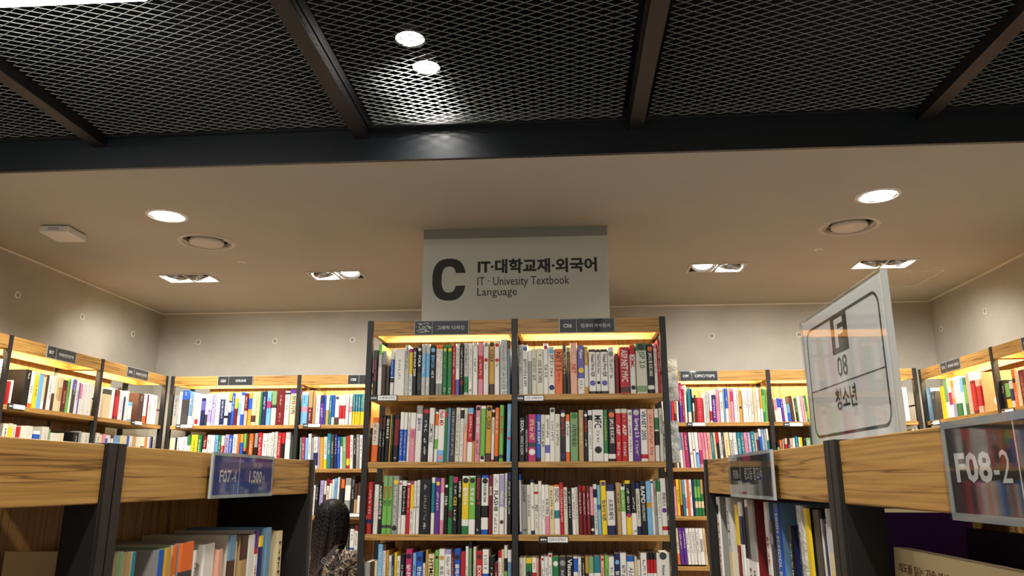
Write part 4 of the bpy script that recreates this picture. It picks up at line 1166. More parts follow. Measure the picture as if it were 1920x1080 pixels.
# ------------------------------------------------------------------ acrylic F sign on the low bookcase
def f_sign():
    # its face looks to -X; local x runs towards the camera
    r = thing('acrylic_sign', 'white acrylic stand sign with a dark letter F and 08', 'sign', (.412, 1.343, 1.697), -PI/2)
    w, h = .345, .218
    b = MB(); b.box(0, .0005, .006, w, .0035, h-.002); b.build('card', M['card_white'], r)
    b = MB(); b.box(-.004, -.0035, 0, w+.004, -.0005, h+.002); b.build('front_pane', M['acryl'], r)
    b = MB(); b.box(-.004, .0045, 0, w+.004, .0075, h+.002); b.box(w+.001, -.0005, 0, w+.004, .0045, h+.002); b.box(-.004, -.0005, 0, -.001, .0045, h+.002); b.build('holder', M['acryl_edge'], r)
    b = MB(); b.box(.02, -.03, .0, w-.02, .04, .003); b.build('foot', M['acryl_edge'], r)
    # printed frame
    b = MB(); m_, rad, t = .016, .022, .0042; y = .0002
    x0, x1, z0, z1 = m_, w-m_, m_+.004, h-m_-.002
    def ringpts(x0, x1, z0, z1, rad):
        p = []
        for cx, cz, a0 in ((x1-rad, z1-rad, 0), (x0+rad, z1-rad, PI/2), (x0+rad, z0+rad, PI), (x1-rad, z0+rad, 1.5*PI)):
            for k in range(7): a = a0+k*PI/12; p.append((cx+rad*math.cos(a), y, cz+rad*math.sin(a)))
        return p
    A = ringpts(x0, x1, z0, z1, rad); Bq = ringpts(x0+t, x1-t, z0+t, z1-t, rad-t); n = len(A)
    b.add(A+Bq, [(k, (k+1) % n, n+(k+1) % n, n+k) for k in range(n)])
    b.box(x0+t, y-.0001, z0+.075, x1-t, y+.0002, z0+.0765)
    fx0, fx1 = w*.40, w*.60
    b.box(fx0, y-.0001, z1-.060, fx1, y+.0002, z1)
    b.build('printed_frame', M['print_dark'], r)
    b = MB(); put_text(b, 'F', w*.5, z1-.052, .044, y-.0003, .03, None, 0, .036, 'c'); b.build('letter', M['card_white'], r)
    b = MB(); put_text(b, '08', w*.5, z0+.084, .031, y-.0002, .005, None, 0, .042, 'c'); put_text(b, '청소년', w*.5, z0+.036, .033, y-.0002, .016, None, 0, .086, 'c'); b.build('lettering', M['print_dark'], r)
f_sign()
# ------------------------------------------------------------------ books
PAL = {'w': (236, 233, 226), 'o': (220, 215, 198), 'c': (226, 207, 162), 'g': (150, 150, 145), 's': (196, 196, 192), 'G': (62, 62, 64), 'k': (24, 23, 25), 'r': (190, 32, 40),
 'R': (118, 26, 32), 'p': (224, 142, 162), 'm': (188, 44, 106), 'e': (236, 178, 152), 'O': (234, 112, 44), 'y': (240, 205, 40), 'Y': (205, 155, 62), 'n': (44, 120, 68), 'l': (118, 182, 84),
 'L': (128, 166, 114), 't': (38, 124, 140), 'a': (122, 182, 225), 'b': (34, 88, 186), 'B': (30, 40, 92), 'v': (100, 96, 176), 'V': (92, 44, 142), 'i': (172, 162, 204), 'N': (78, 48, 38), 'T': (186, 152, 102), 'z': (112, 150, 180), 'q': (40, 28, 48)}
CN = {'w': 'white', 'o': 'off-white', 'c': 'cream', 'g': 'grey', 's': 'silvery', 'G': 'charcoal', 'k': 'black', 'r': 'red', 'R': 'maroon', 'p': 'pink', 'm': 'magenta', 'e': 'peach', 'O': 'orange',
 'y': 'yellow', 'Y': 'golden', 'n': 'green', 'l': 'lime', 'L': 'sage', 't': 'teal', 'a': 'sky-blue', 'b': 'blue', 'B': 'navy', 'v': 'violet', 'V': 'purple', 'i': 'lilac', 'N': 'brown', 'T': 'tan', 'z': 'steel-blue'}
LIN = {k: srgb(*v) for k, v in PAL.items()}
rnd = random.Random(11)
def book_geo(w, h, d, spec, seed, detail=True):
    """cover, pages and printing of one standing book; spine on y = 0, lower corner at the origin"""
    q = random.Random(seed)
    main = spec[0]; blocks = []; marks = []
    for s in spec[1:]:
        t = s.split(':')
        if t[0] == 'x': continue
        if t[0] == 'b': blocks.append((t[1], float(t[2]), float(t[3])))
        else: marks.append(t)
    side = [s[2:] for s in spec if s[:2] == 'x:']; spec = [s for s in spec if s[:2] != 'x:']; side = side[0] if side else None
    jit = 1+q.uniform(-.06, .06)
    cc = lambda k: tuple(min(1, x*jit) for x in LIN[k][:3])+(1,)
    lv = sorted({0.0, 1.0, *[f for b_ in blocks for f in b_[1:]]})
    t = min(.0016, w*.16); c = min(.0032, w*.22)
    prof = [(0, d), (0, c), (c, 0), (w-c, 0), (w, c), (w, d), (w-t, d), (w-t, t), (t, t), (t, d)]
    cov = MB(); foil = main == 's'
    zs = [h*(1-f) for f in lv]
    for k in range(len(lv)-1):
        mid = (lv[k]+lv[k+1])/2; col = main
        for bc, f0, f1 in blocks:
            if f0 <= mid <= f1: col = bc
        z1, z0 = zs[k], zs[k+1]; C_ = cc(col)
        vs = [(x, y, z0) for x, y in prof]+[(x, y, z1) for x, y in prof]; n = len(prof)
        fs = [((i+1) % n, i, n+i, n+(i+1) % n)[::-1] for i in range(n)]
        if side:
            S_ = cc(side); cov.add(vs, [fs[0], fs[4], fs[5], fs[6], fs[8], fs[9]], S_, 0); cov.add(vs, [fs[1], fs[2], fs[3], fs[7]], C_, 0)
        else: cov.add(vs, fs, C_, 0)
        for zz, last, fl in ((1, k == 0, 0), (0, k == len(lv)-2, 1)):
            if last:
                o = n if zz else 0
                caps = [(0, 1, 8, 9), (1, 2, 8), (2, 3, 7, 8), (3, 4, 7), (4, 5, 6, 7)]
                i0 = len(cov.v)-2*n
                for f in caps:
                    f = tuple(i0+o+j for j in f); cov.f.append(f if not fl else f[::-1]); cov.c.append(C_); cov.mi.append(0); cov.sm.append(False)
    pg = MB(); pg.box(t, t, .003, w-t, d-.003, h-.003)
    pr = MB(); y = -.0005
    def spine_text(body, f0, f1, C_):
        body = body.replace('_', ' '); vs, fs, tw, th = text_geo(body, .02)
        L = (f1-f0)*h; H_ = min(w*.66, .034); s = H_/th; sl = min(L/tw, s*1.25); s = min(s, sl*1.6)
        x0 = (w-th*s)/2; zt = h*(1-f0)
        pr.add([(x0+b_*s, y, zt-a*sl) for a, b_ in vs], fs, C_)
    def pseudo(f0, f1, C_):
        s = min(w*.46, .0125); z = h*(1-f0)-s; ze = h*(1-f1); x0 = (w-s)/2
        if s < .0045: s = .0045; x0 = (w-s)/2
        while z > ze:
            if q.random() < .14: z -= s*.7; continue
            th = s*.17; kind = q.random()
            bars = []
            if kind < .75: bars.append((0, q.choice((.1, .45, .8)), 1, None))
            if kind > .3: bars.append((q.choice((.05, .4, .75)), 0, None, 1))
            bars.append((.05, q.choice((.2, .6, .85)), q.uniform(.45, .8), None)); bars.append((q.uniform(.1, .8), q.uniform(0, .4), None, q.uniform(.4, .6)))
            for bx, bz, bw, bh in bars:
                ww, hh = (bw*s*.95, th) if bw else (th, bh*s*.9)
                xa, za = x0+bx*s, z+bz*s; xb, zb = min(xa+ww, w-.0008), za+hh
                pr.quad((xa, y, za), (xb, y, za), (xb, y, zb), (xa, y, zb), C_)
            z -= s*1.12
    for t_ in marks:
        if t_[0] == 'd':
            C_ = LIN[t_[1]]; r = min(w*.40, .016); zc = h*(1-float(t_[2])); n = 16
            pr.add([(w/2+r*math.cos(2*PI*i/n), y+.0002, zc+r*math.sin(2*PI*i/n)) for i in range(n)], [tuple(range(n))], C_)
        elif t_[0] == 't': spine_text(':'.join(t_[4:]), float(t_[2]), float(t_[3]), LIN[t_[1]])
        elif t_[0] == 'p': pseudo(float(t_[2]), float(t_[3]), LIN[t_[1]])
    return cov, pg, pr, foil
def describe(w, spec):
    a = CN[spec[0]]; blocks = [s.split(':') for s in spec if s[:2] == 'b:']; best = None
    for t in blocks:
        if t[1] == spec[0]: continue
        s = float(t[3])-float(t[2])
        if best is None or s > best[0]: best = (s, CN[t[1]], 'foot' if float(t[3]) > .93 else 'top' if float(t[2]) < .06 else 'band')
    d = 'slim ' if w < .013 else 'thick ' if w > .038 else ''
    if best: return '%s%s book with %s %s' % (d, a, best[1], best[2])
    for s in spec[1:]:
        t = s.split(':')
        if t[0] == 'd': return '%s%s book with %s disc' % (d, a, CN[t[1]])
    for s in spec[1:]:
        t = s.split(':')
        if t[0] in 'tp': return '%s%s book with %s print' % (d, a, CN[t[1]])
    return '%splain %s book' % (d, a)
ROWI = {'A1': ('top graphic design shelf', 'the middle upright', -1), 'B1': ('second graphic design shelf', 'the middle upright', -1), 'C1': ('third graphic design shelf', 'the middle upright', -1), 'D1': ('fourth graphic design shelf', 'the middle upright', -1),
 'A2': ('top C06 shelf', 'the middle upright', 1), 'B2': ('second C06 shelf', 'the middle upright', 1), 'C2': ('third C06 shelf', 'the middle upright', 1), 'D2': ('fourth C06 shelf', 'the middle upright', 1),
 'K1': ('top C01 shelf', 'the corner', 1), 'K3': ('second C01 shelf', 'the corner', 1), 'K2': ('top C02 shelf', 'the C01 side', 1), 'K4': ('second C02 shelf', 'the C01 side', 1), 'K5': ('C02 shelf behind the person', 'the C01 side', 1), 'K6': ('C02 shelf beside the person', 'the C01 side', 1),
 'M1': ('top C09 shelf', 'the centre bookcase', 1), 'M2': ('second C09 shelf', 'the centre bookcase', 1), 'M3': ('third C09 shelf', 'the centre bookcase', 1), 'M4': ('fourth C09 shelf', 'the centre bookcase', 1),
 'N1': ('top shelf after C09', 'the C09 side', 1), 'N2': ('top shelf behind F sign', 'the C09 side', 1), 'N3': ('second shelf after C09', 'the C09 side', 1), 'N4': ('second shelf behind F sign', 'the C09 side', 1),
 'L1': ('top B17 shelf', 'the B18 side', -1), 'L2': ('second B17 shelf', 'the B18 side', -1), 'L3': ('top B18 shelf', 'the corner', -1), 'L4': ('second B18 shelf', 'the corner', -1),
 'R1': ('top C11 shelf', 'the corner', 1), 'R2': ('top shelf after C11', 'the C11 side', 1), 'F7': ('low F07-4 shelf', 'the black post', 1), 'F8': ('low F08-1 shelf', 'the far end', 1)}
ORDS = ORD + ['thirteenth', 'fourteenth', 'fifteenth', 'sixteenth', 'seventeenth', 'eighteenth', 'nineteenth', 'twentieth', 'twenty-first', 'twenty-second']
BOOKS = []   # (score, unit, local x, z, w, h, d, spec, row, label)
row = None
def local_x(row, key, v):
    (ox, oy), rz, W = UNITS[key]
    if abs(rz) < .1: return v/1000-ox
    return (v/1000-oy) if rz > 0 else (oy-v/1000)
rows = {}
for ln in BOOK_TABLE.strip().split('\n'):
    t = ln.split()
    if t[0][0] == '@': row = t[0][1:]; key = t[1]; shz = float(t[2]); rows[row] = (key, shz, []); continue
    v, w, h = int(t[0]), int(t[1])/1000, int(t[2])/1000
    if row == 'F8': v = 1050+(v-1036)*.875; w *= .875
    if row == 'F8': h = min(h, .278)
    if row == 'R1': v -= 65
    lx = local_x(row, key, v) if UNITS[key][1] >= 0 else local_x(row, key, v)-w
    rows[row][2].append([lx, w, h, t[3:]])
DEPTH = {'F7': .165, 'F8': .17}
LEAN = {'B1': .022, 'B2': .010, 'C2': -.012, 'C1': .010, 'K5': .02, 'M2': -.045, 'M4': -.045, 'N1': -.06, 'M3': -.02, 'F8': -.035, 'K4': -.03}
for row, (key, shz, bs) in rows.items():
    bs.sort(); W = UNITS[key][2]
    # keep the books inside the uprights and clear of each other
    lo, hi = .0165, W-.0165
    if row in ('F7', 'F8'): lo, hi = .021, W-.021
    if row == 'L2': pass
    x = lo
    lean = LEAN.get(row, 0)
    for b_ in bs:
        b_[0] = max(b_[0], x); b_[1] = max(.006, b_[1]-.0006); x = b_[0]+b_[1]+.0006
    over = bs[-1][0]+bs[-1][1]-hi
    if lean > 0: over += lean*.26
    if over > 0:
        lim = hi-(lean*.26 if lean > 0 else 0)
        for b_ in reversed(bs):
            b_[0] = min(b_[0], lim-b_[1]); lim = b_[0]-.0006
    if lean < 0:
        x = lo-lean*.27
        for b_ in bs:
            if b_[0] < x: b_[0] = x; x = b_[0]+b_[1]+.0006
            else: break
    ph, an, di = ROWI[row]
    desc = [describe(b_[1], b_[3]) for b_ in bs]
    for i, (lx, w, h, spec) in enumerate(bs):
        same = [j for j in range(len(bs)) if desc[j] == desc[i]]
        if len(same) == 1: lab = '%s, the only such on %s' % (desc[i], ph)
        else:
            k = same.index(i) if di > 0 else len(same)-1-same.index(i)
            lab = '%s, %s such from %s, %s' % (desc[i], ORDS[k], an, ph)
        (ox, oy), rz, W_ = UNITS[key]; c_, s_ = math.cos(rz), math.sin(rz)
        dist2 = (ox+c_*lx)**2+(oy+s_*lx)**2
        sc = w*h/dist2*(1 if rz == 0 else 1.6 if row[0] == 'F' else .8)
        if row in ('D1', 'D2'): sc *= .7
        if row in ('N4', 'L2'): sc *= .5
        BOOKS.append((sc, key, lx, shz, w, h, spec, row, lab, lean))
BOOKS.sort(key=lambda b_: -b_[0])
N_SOLO = 288
GRP = {k: 'books on the '+v[0] for k, v in ROWI.items()}
bulk = MB()
seen_labels = set()
for i, (sc, key, lx, shz, w, h, spec, row, lab, lean) in enumerate(BOOKS):
    sd = int(lx*1e4)+ord(row[0])*77+int(row[1])
    q = random.Random(sd+1)
    front = .016+q.uniform(0, .007)
    if row[0] == 'F': front = .012+q.uniform(0, .008)
    d = DEPTH.get(row, min(.19, max(.13, h*.76)))
    if row in ('F7',): d = min(.17, h*.76)
    cov, pg, pr, foil = book_geo(w, h, d, spec, sd)
    loc, rz = world_of(key, lx if lean <= 0 else lx, front, shz+.0004)
    rot = Matrix.Rotation(rz, 4, 'Z') @ Matrix.Rotation(lean, 4, 'Y')
    if lean > 0:   # leaning over its lower corner at x = w
        rot_c = Vector((w, 0, 0)); off = rot @ rot_c; base = Vector(world_of(key, lx+w, front, shz+.0004)[0])-off
    else: base = Vector(loc)
    if i < N_SOLO:
        assert lab not in seen_labels, lab
        seen_labels.add(lab)
        r = thing('book', lab, 'book', base, 0, GRP[row]); r.rotation_euler = rot.to_euler()
        k0 = len(cov.v); cov.v += pr.v; cov.f += [tuple(k0+j for j in f) for f in pr.f]; cov.c += pr.c; cov.mi += [1]*len(pr.f); cov.sm += pr.sm
        cov.build('cover', [M['foil'] if foil else M['book'], M['print']], r); pg.build('pages', M['paper'], r)
    else:
        mw = Matrix.Translation(base) @ rot
        for mb, mi in ((cov, 1 if foil else 0), (pg, 2), (pr, 3)):
            k0 = len(bulk.v)
            bulk.v += [tuple(mw @ Vector(v)) for v in mb.v]
            for f, c in zip(mb.f, mb.c): bulk.f.append(tuple(k0+j for j in f)); bulk.c.append(c or LIN['c']); bulk.mi.append(mi); bulk.sm.append(False)
# plain rows in the two bays hidden behind the centre bookcase and in the bay before B17
for key, zz, x0, x1 in (('C03', 2.04, .02, .66), ('C03', 1.735, .02, .66), ('C04', 2.04, .02, .66), ('C04', 1.735, .02, .66), ('B16', 2.04, .42, .79), ('B16', 1.735, .42, .79), ('C09', 2.04, .02, .27), ('C12', 2.04, .27, .5), ('C12', 1.735, .02, .5), ('C11', 1.735, .2, .75), ('C11', 1.418, .05, .85), ('C12', 1.418, .05, .8), ('C01', 1.418, .05, .88), ('C09', 1.418, .52, .9), ('C10', 1.735, .3, .85), ('C10', 1.418, .05, .9), ('B17', 1.418, .05, .75), ('B18', 1.418, .05, .7)):
    x = x0; q = random.Random(int(zz*100)+ord(key[2]))
    while x < x1:
        w = q.uniform(.015, .035); h = q.uniform(.2, .235); spec = [q.choice('wwwwocgrbpaek'), 'p:%s:.15:.7' % q.choice('kGrB')]
        cov, pg, pr, foil = book_geo(w, h, .17, spec, int(x*999)); loc, rz = world_of(key, x, .02, zz+.0004); mw = Matrix.Translation(loc) @ Matrix.Rotation(rz, 4, 'Z')
        for mb, mi in ((cov, 0), (pg, 2), (pr, 3)):
            k0 = len(bulk.v); bulk.v += [tuple(mw @ Vector(v)) for v in mb.v]
            for f, c in zip(mb.f, mb.c): bulk.f.append(tuple(k0+j for j in f)); bulk.c.append(c or LIN['c']); bulk.mi.append(mi); bulk.sm.append(False)
        x += w+.001
o = bulk.build('shelved_books', [M['book'], M['foil'], M['paper'], M['print']])
tag(o, 'further small books filling the wall bookcases around the room', 'books', None, 'stuff')

# shrink-wrapped books that stick out behind the centre bookcase
def wrapped(z, h, x1, label):
    r = thing('wrapped_book', label, 'book', (x1-.27, 3.930, z+.0005), 0, 'shrink-wrapped books behind the centre bookcase')
    b = MB(); n, m_ = 14, 14; w, t = .27, .045
    def P(u, v, s):
        q = .0035*(math.sin(u*23+v*11+s*5)+math.sin(u*9-v*27))
        return (u*w, (0 if s == 0 else t)+(q if s == 0 else -q)*(0 < v < 1 and 0 < u < 1), .002+v*(h-.002))
    for s in (0, 1):
        k0 = len(b.v); b.v += [P(i/n, j/m_, s) for i in range(n+1) for j in range(m_+1)]
        for i in range(n):
            for j in range(m_):
                f = (k0+i*(m_+1)+j, k0+(i+1)*(m_+1)+j, k0+(i+1)*(m_+1)+j+1, k0+i*(m_+1)+j+1)
                b.f.append(f if s == 0 else f[::-1]); b.c.append(LIN['s']); b.mi.append(0); b.sm.append(True)
    for i0, i1 in (((0, 0), (1, 0)), ((1, 0), (1, 1)), ((1, 1), (0, 1)), ((0, 1), (0, 0))):
        a, c = i0, i1; b.quad(P(a[0], a[1], 0), P(c[0], c[1], 0), P(c[0], c[1], 1), P(a[0], a[1], 1), LIN['s'])
    b.build('wrap', M['foil'], r)
    boxobj('pages', M['paper'], (.01, .01, .004, w-.01, t-.01, h-.008), r, 0)
wrapped(2.04, .213, .566, 'grey shrink-wrapped book sticking out behind the C06 upright, upper one')
wrapped(1.735, .206, .556, 'grey shrink-wrapped book sticking out behind the C06 upright, lower one')

# books lying flat or shown face out
def flat_book(w, d, t, spec_col, label, loc, rz, rx=0, print_=None, group=None):
    """a book lying on its back: spine along local x at y = 0"""
    r = thing('book', label, 'book', loc, rz, group); r.rotation_euler = (rx, 0, rz)
    b = MB(); C_ = LIN[spec_col]; e = .0018
    b.box(0, 0, 0, w, d, e, C_); b.box(0, 0, t-e, w, d, t, C_); b.box(0, 0, e, w, e, t-e, C_); b.build('cover', M['book'], r, .0006)
    boxobj('pages', M['paper'], (.003, e, e, w-.003, d-.004, t-e), r, 0)
    if print_:
        p = MB(); print_(p, w, d, t); p.build('cover_lettering', M['print'], r)
    return r
def stack(key, x, y, z, items):
    for w, d, t, c, lab in items:
        loc, rz = world_of(key, x, y, z+.0005); flat_book(w, d, t, c, lab, loc, rz, 0, None, 'books lying in the bay before F07-4'); z += t+.0006; x += .004
stack('F07b', .55, .012, 1.335, [(.235, .16, .030, 'R', 'maroon book lying at the bottom of the dim stack beside the black post'), (.225, .155, .028, 'o', 'off-white book lying second in the dim stack beside the black post'), (.22, .15, .026, 'N', 'brown book lying third in the dim stack beside the black post'),
  (.23, .155, .030, 'o', 'off-white book lying fourth in the dim stack beside the black post'), (.215, .15, .016, 'g', 'thin grey book lying fifth in the dim stack beside the black post'), (.21, .15, .012, 'G', 'thin charcoal book lying under the top cream book by the black post'), (.15, .15, .024, 'c', 'cream book lying topmost in the dim stack beside the black post')])
stack('F07b', .30, .012, 1.335, [(.235, .16, .036, 'c', 'cream book lying lowest in the dim stack cut by the frame corner'), (.23, .16, .034, 'o', 'off-white book lying second in the dim stack cut by the frame corner'), (.23, .15, .038, 'w', 'white book lying third in the dim stack cut by the frame corner'), (.22, .15, .030, 'R', 'maroon book lying topmost in the dim stack cut by the frame corner')])
def faceout(key, x, y, z, w, h, t, col, label, tilt, deco, group=None, yaw=0):
    """a standing book that shows its front cover: local x across the cover, y into the shelf"""
    loc, rz = world_of(key, x, y, z+.0006+t*math.sin(tilt))
    r = thing('book', label, 'book', loc, rz+yaw, group); r.rotation_euler = Matrix.Rotation(rz+yaw, 4, 'Z').to_euler() if not tilt else (Matrix.Rotation(rz+yaw, 4, 'Z') @ Matrix.Rotation(-tilt, 4, 'X')).to_euler()
    b = MB(); C_ = LIN[col]; e = .0016
    b.box(0, 0, 0, w, e, h, C_); b.box(0, t-e, 0, w, t, h, C_); b.box(0, e, 0, e, t-e, h, C_); b.build('cover', M['book'], r, .0006)
    boxobj('pages', M['paper'], (e, e, .003, w-.004, t-e, h-.003), r, 0)
    p = MB(); deco(p, w, h)
    if p.v: p.build('cover_lettering', M['print'], r)
def deco_f8(p, w, h):
    put_text(p, '의도를 읽는 기술 분석', .012, h-.026, .010, -.0004, .01, LIN['R'], 0, .120); put_text(p, '영어의', .006, h-.074, .040, -.0004, .02, LIN['k'], 0, .125)
    p.box(.172, -.0005, h-.026, .226, -.0003, h-.015, LIN['B']); put_text(p, '독해분석', .176, h-.0245, .008, -.0007, 0, LIN['w'], 0, .046)
faceout('F08b', .026, .036, 1.335, .268, .238, .02, 'c', 'cream book shown face out on the F08-2 shelf, red and black lettering', .06, deco_f8)
faceout('F08b', .03, .12, 1.335, .26, .26, .018, 'q', 'dark purple book standing face out at the back of the F08-2 shelf', .05, lambda p, w, h: None)
faceout('F08b', .095, .004, 1.335, .235, .206, .026, 'o', 'off-white book standing in front of the cream face-out book, F08-2 shelf', 0, lambda p, w, h: None)
def deco_plate(p, w, h):
    n = 28
    def ell(cx, cz, rx, rz_, c, y): p.add([(cx+rx*math.cos(2*PI*k/n), y, cz+rz_*math.sin(2*PI*k/n)) for k in range(n)], [tuple(range(n))], LIN[c])
    ell(w*.62, h*.26, w*.34, h*.19, 'o', -.0003); ell(w*.60, h*.24, w*.26, h*.14, 'T', -.0004); ell(w*.70, h*.72, w*.22, h*.20, 'L', -.0003); ell(w*.78, h*.55, w*.14, h*.08, 'o', -.0004); ell(w*.74, h*.42, w*.2, h*.045, 'k', -.0005)
faceout('C11', .742, .022, 2.0405, .19, .232, .03, 'T', 'large tan book turned face out beside the upright ending the top C11 shelf', 0, deco_plate, None, .72)
# ------------------------------------------------------------------ person seen from behind
def skin_mesh(name, pts, edges, radii, m, parent, sub=2, root=0):
    me = bpy.data.meshes.new(name); me.from_pydata(pts, edges, [])
    o = bpy.data.objects.new(name, me); COL.objects.link(o)
    k = o.modifiers.new('skin', 'SKIN'); k.use_smooth_shade = True
    for i, r in enumerate(radii):
        me.skin_vertices[0].data[i].radius = (r, r) if not isinstance(r, tuple) else r
        me.skin_vertices[0].data[i].use_root = (i == root)
    s = o.modifiers.new('sub', 'SUBSURF'); s.levels = sub; s.render_levels = sub
    dg = bpy.context.evaluated_depsgraph_get(); dg.update()
    nm = bpy.data.meshes.new_from_object(o.evaluated_get(dg))
    bpy.data.objects.remove(o); bpy.data.meshes.remove(me)
    for p in nm.polygons: p.use_smooth = True
    return nm
def chain(spec):
    """spec: list of (name, parent name or None, xyz, radius)"""
    ix = {s[0]: i for i, s in enumerate(spec)}
    return [s[2] for s in spec], [(ix[s[1]], i) for i, s in enumerate(spec) if s[1]], [s[3] for s in spec]
PX, PY = -1.365, 4.50
person = thing('person', 'person with long dark hair seen from behind, wearing a dark floral blouse', 'person', (PX, PY, 0), 0)
M['skin'] = mat('skin', srgb(222, 178, 150), .5); M['skin'].node_tree.nodes['Principled BSDF'].inputs['Subsurface Weight'].default_value = .08
M['trousers'] = mottled('dark_trousers', srgb(30, 30, 36), srgb(38, 38, 44), 40, .8)
M['shoe'] = mat('shoe_leather', srgb(28, 24, 22), .4)
def floral():
    m = mat('floral_blouse', srgb(30, 22, 20), .75); n, l, b = nodes(m)
    tc = n.new('ShaderNodeTexCoord')
    def layer(scale, dist, lo, hi, col, prev):
        t = n.new('ShaderNodeTexNoise'); t.inputs['Scale'].default_value = scale; t.inputs['Detail'].default_value = 1.5; t.inputs['Distortion'].default_value = dist
        l.new(tc.outputs['Object'], t.inputs['Vector'])
        r = ramp(n, [(lo-.015, (0, 0, 0, 1)), (lo, (1, 1, 1, 1)), (hi, (1, 1, 1, 1)), (hi+.02, (0, 0, 0, 1))]); l.new(t.outputs['Fac'], r.inputs[0])
        k = n.new('ShaderNodeMix'); k.data_type = 'RGBA'; k.inputs[7].default_value = col; l.new(r.outputs[0], k.inputs[0])
        if prev is None: k.inputs[6].default_value = srgb(30, 22, 20)
        else: l.new(prev, k.inputs[6])
        return k.outputs[2]
    a = layer(13, 2.2, .56, .64, srgb(112, 92, 76), None); a = layer(21, 2.8, .57, .63, srgb(186, 168, 146), a); a = layer(34, 1.5, .62, .70, srgb(86, 62, 50), a)
    l.new(a, b.inputs['Base Color'])
    return m
M['floral'] = floral()
body = [('pel', None, (0, 0, .84), (.115, .085)), ('wst', 'pel', (0, .0, .98), (.095, .072)), ('chs', 'wst', (0, -.005, 1.10), (.115, .082)), ('uch', 'chs', (0, .0, 1.20), (.10, .065)), ('nk0', 'uch', (0, .012, 1.275), .046), ('nk1', 'nk0', (0, .03, 1.34), .044), ('hd0', 'nk1', (0, .045, 1.385), .055)]
for s, n_ in ((-1, 'l'), (1, 'r')):
    body += [('hip'+n_, 'pel', (s*.085, 0, .78), .085), ('kne'+n_, 'hip'+n_, (s*.09, .015, .44), .052), ('cal'+n_, 'kne'+n_, (s*.09, -.005, .33), .050), ('ank'+n_, 'cal'+n_, (s*.09, -.01, .085), .032), ('toe'+n_, 'ank'+n_, (s*.105, .12, .035), .030)]
    body += [('sh'+n_, 'uch', (s*.145, .0, 1.215), .050), ('el'+n_, 'sh'+n_, (s*.205, .0, .965), .037), ('wr'+n_, 'el'+n_, (s*.20, .10, .775), .024), ('pm'+n_, 'wr'+n_, (s*.195, .125, .715), (.034, .018))]
pts, eds, rad = chain(body)
bm_me = skin_mesh('b', pts, eds, rad, None, None)
mb = MB(); mb.add([tuple(v.co) for v in bm_me.vertices], [tuple(p.vertices) for p in bm_me.polygons], None, 0, True)
# fingers, each a short chain rooted in the palm
for s in (-1, 1):
    for k in range(5):
        if k < 4:
            off = (k-1.5)*.017; L = (.066, .074, .070, .056)[k]
            base = Vector((s*.195, .130+off*.0, .700)); ax = Vector((s*-.1, .30, -.95)).normalized(); side = Vector((s*.15, .9, .28)).normalized()
            p0 = base+side*off; ps = [p0-ax*.01, p0+ax*L*.45, p0+ax*L*.78+Vector((-s*.006, .0, 0)), p0+ax*L+Vector((-s*.014, 0, 0))]
        else:
            p0 = Vector((s*.190, .142, .738)); ps = [p0-Vector((0, .012, 0)), p0+Vector((-s*.008, .026, -.018)), p0+Vector((-s*.012, .042, -.042)), p0+Vector((-s*.013, .046, -.060))]
        fm = skin_mesh('f', [tuple(p) for p in ps], [(0, 1), (1, 2), (2, 3)], [.0088, .0082, .0074, .0062], None, None, 1)
        mb.add([tuple(v.co) for v in fm.vertices], [tuple(p.vertices) for p in fm.polygons], None, 0, True)
# head with a face, bowed a little; it looks towards +Y
HC = Vector((0, .052, 1.445)); bow = Matrix.Rotation(math.radians(-14), 3, 'X')
def head_pt(u, v):
    # u: 0..1 around (0.25 = front), v: 0..1 from chin to crown
    a = 2*PI*u; e = PI*(v-.5); x = .072*math.cos(e)*math.cos(a); y = .090*math.cos(e)*math.sin(a); z = .104*math.sin(e)
    if z < 0: x *= 1+z*2.6; y *= 1+z*(1.2 if y > 0 else 3.2)
    f = max(0, math.sin(a))
    y += .020*f**24*math.exp(-((z+.012)/.017)**2)                        # nose
    y -= .006*math.exp(-((abs(x)-.030)/.014)**2-((z-.010)/.012)**2)*f    # eye sockets
    y += .006*f**10*math.exp(-((z+.048)/.009)**2)                        # lips
    y += .008*f**8*math.exp(-((z+.085)/.014)**2)                         # chin
    return bow @ Vector((x, y, z))+HC
N1, N2 = 64, 48
hv = [tuple(head_pt(i/N1, j/N2)) for j in range(N2+1) for i in range(N1)]
hf = [(j*N1+i, j*N1+(i+1) % N1, (j+1)*N1+(i+1) % N1, (j+1)*N1+i) for j in range(N2) for i in range(N1)]
mb.add(hv, hf, None, 0, True)
for s in (-1, 1):
    c = bow @ Vector((s*.074, -.002, -.004))+HC; e = []
    mb.add([tuple(c+Vector((s*.006*math.sin(PI*j/6), .016*math.cos(2*PI*i/10)*math.sin(PI*j/6), .028*math.sin(2*PI*i/10)*math.sin(PI*j/6)-.004*(j-3)))) for j in range(7) for i in range(10)],
           [(j*10+i, j*10+(i+1) % 10, (j+1)*10+(i+1) % 10, (j+1)*10+i) for j in range(6) for i in range(10)], None, 0, True)
    c = bow @ Vector((s*.029, .0745, .010))+HC; r_ = .011
    for rr, mi, dy in ((r_, 1, 0), (.0055, 2, .0066)):
        mb.add([tuple(c+Vector((rr*math.cos(2*PI*i/12)*math.sin(PI*j/8), dy+rr*math.cos(PI*j/8), rr*math.sin(2*PI*i/12)*math.sin(PI*j/8)))) for j in range(9) for i in range(12)],
               [(j*12+i, j*12+(i+1) % 12, (j+1)*12+(i+1) % 12, (j+1)*12+i) for j in range(8) for i in range(12)], None, mi, True)
mb.build('body', [M['skin'], M['white'], M['dark']], person)
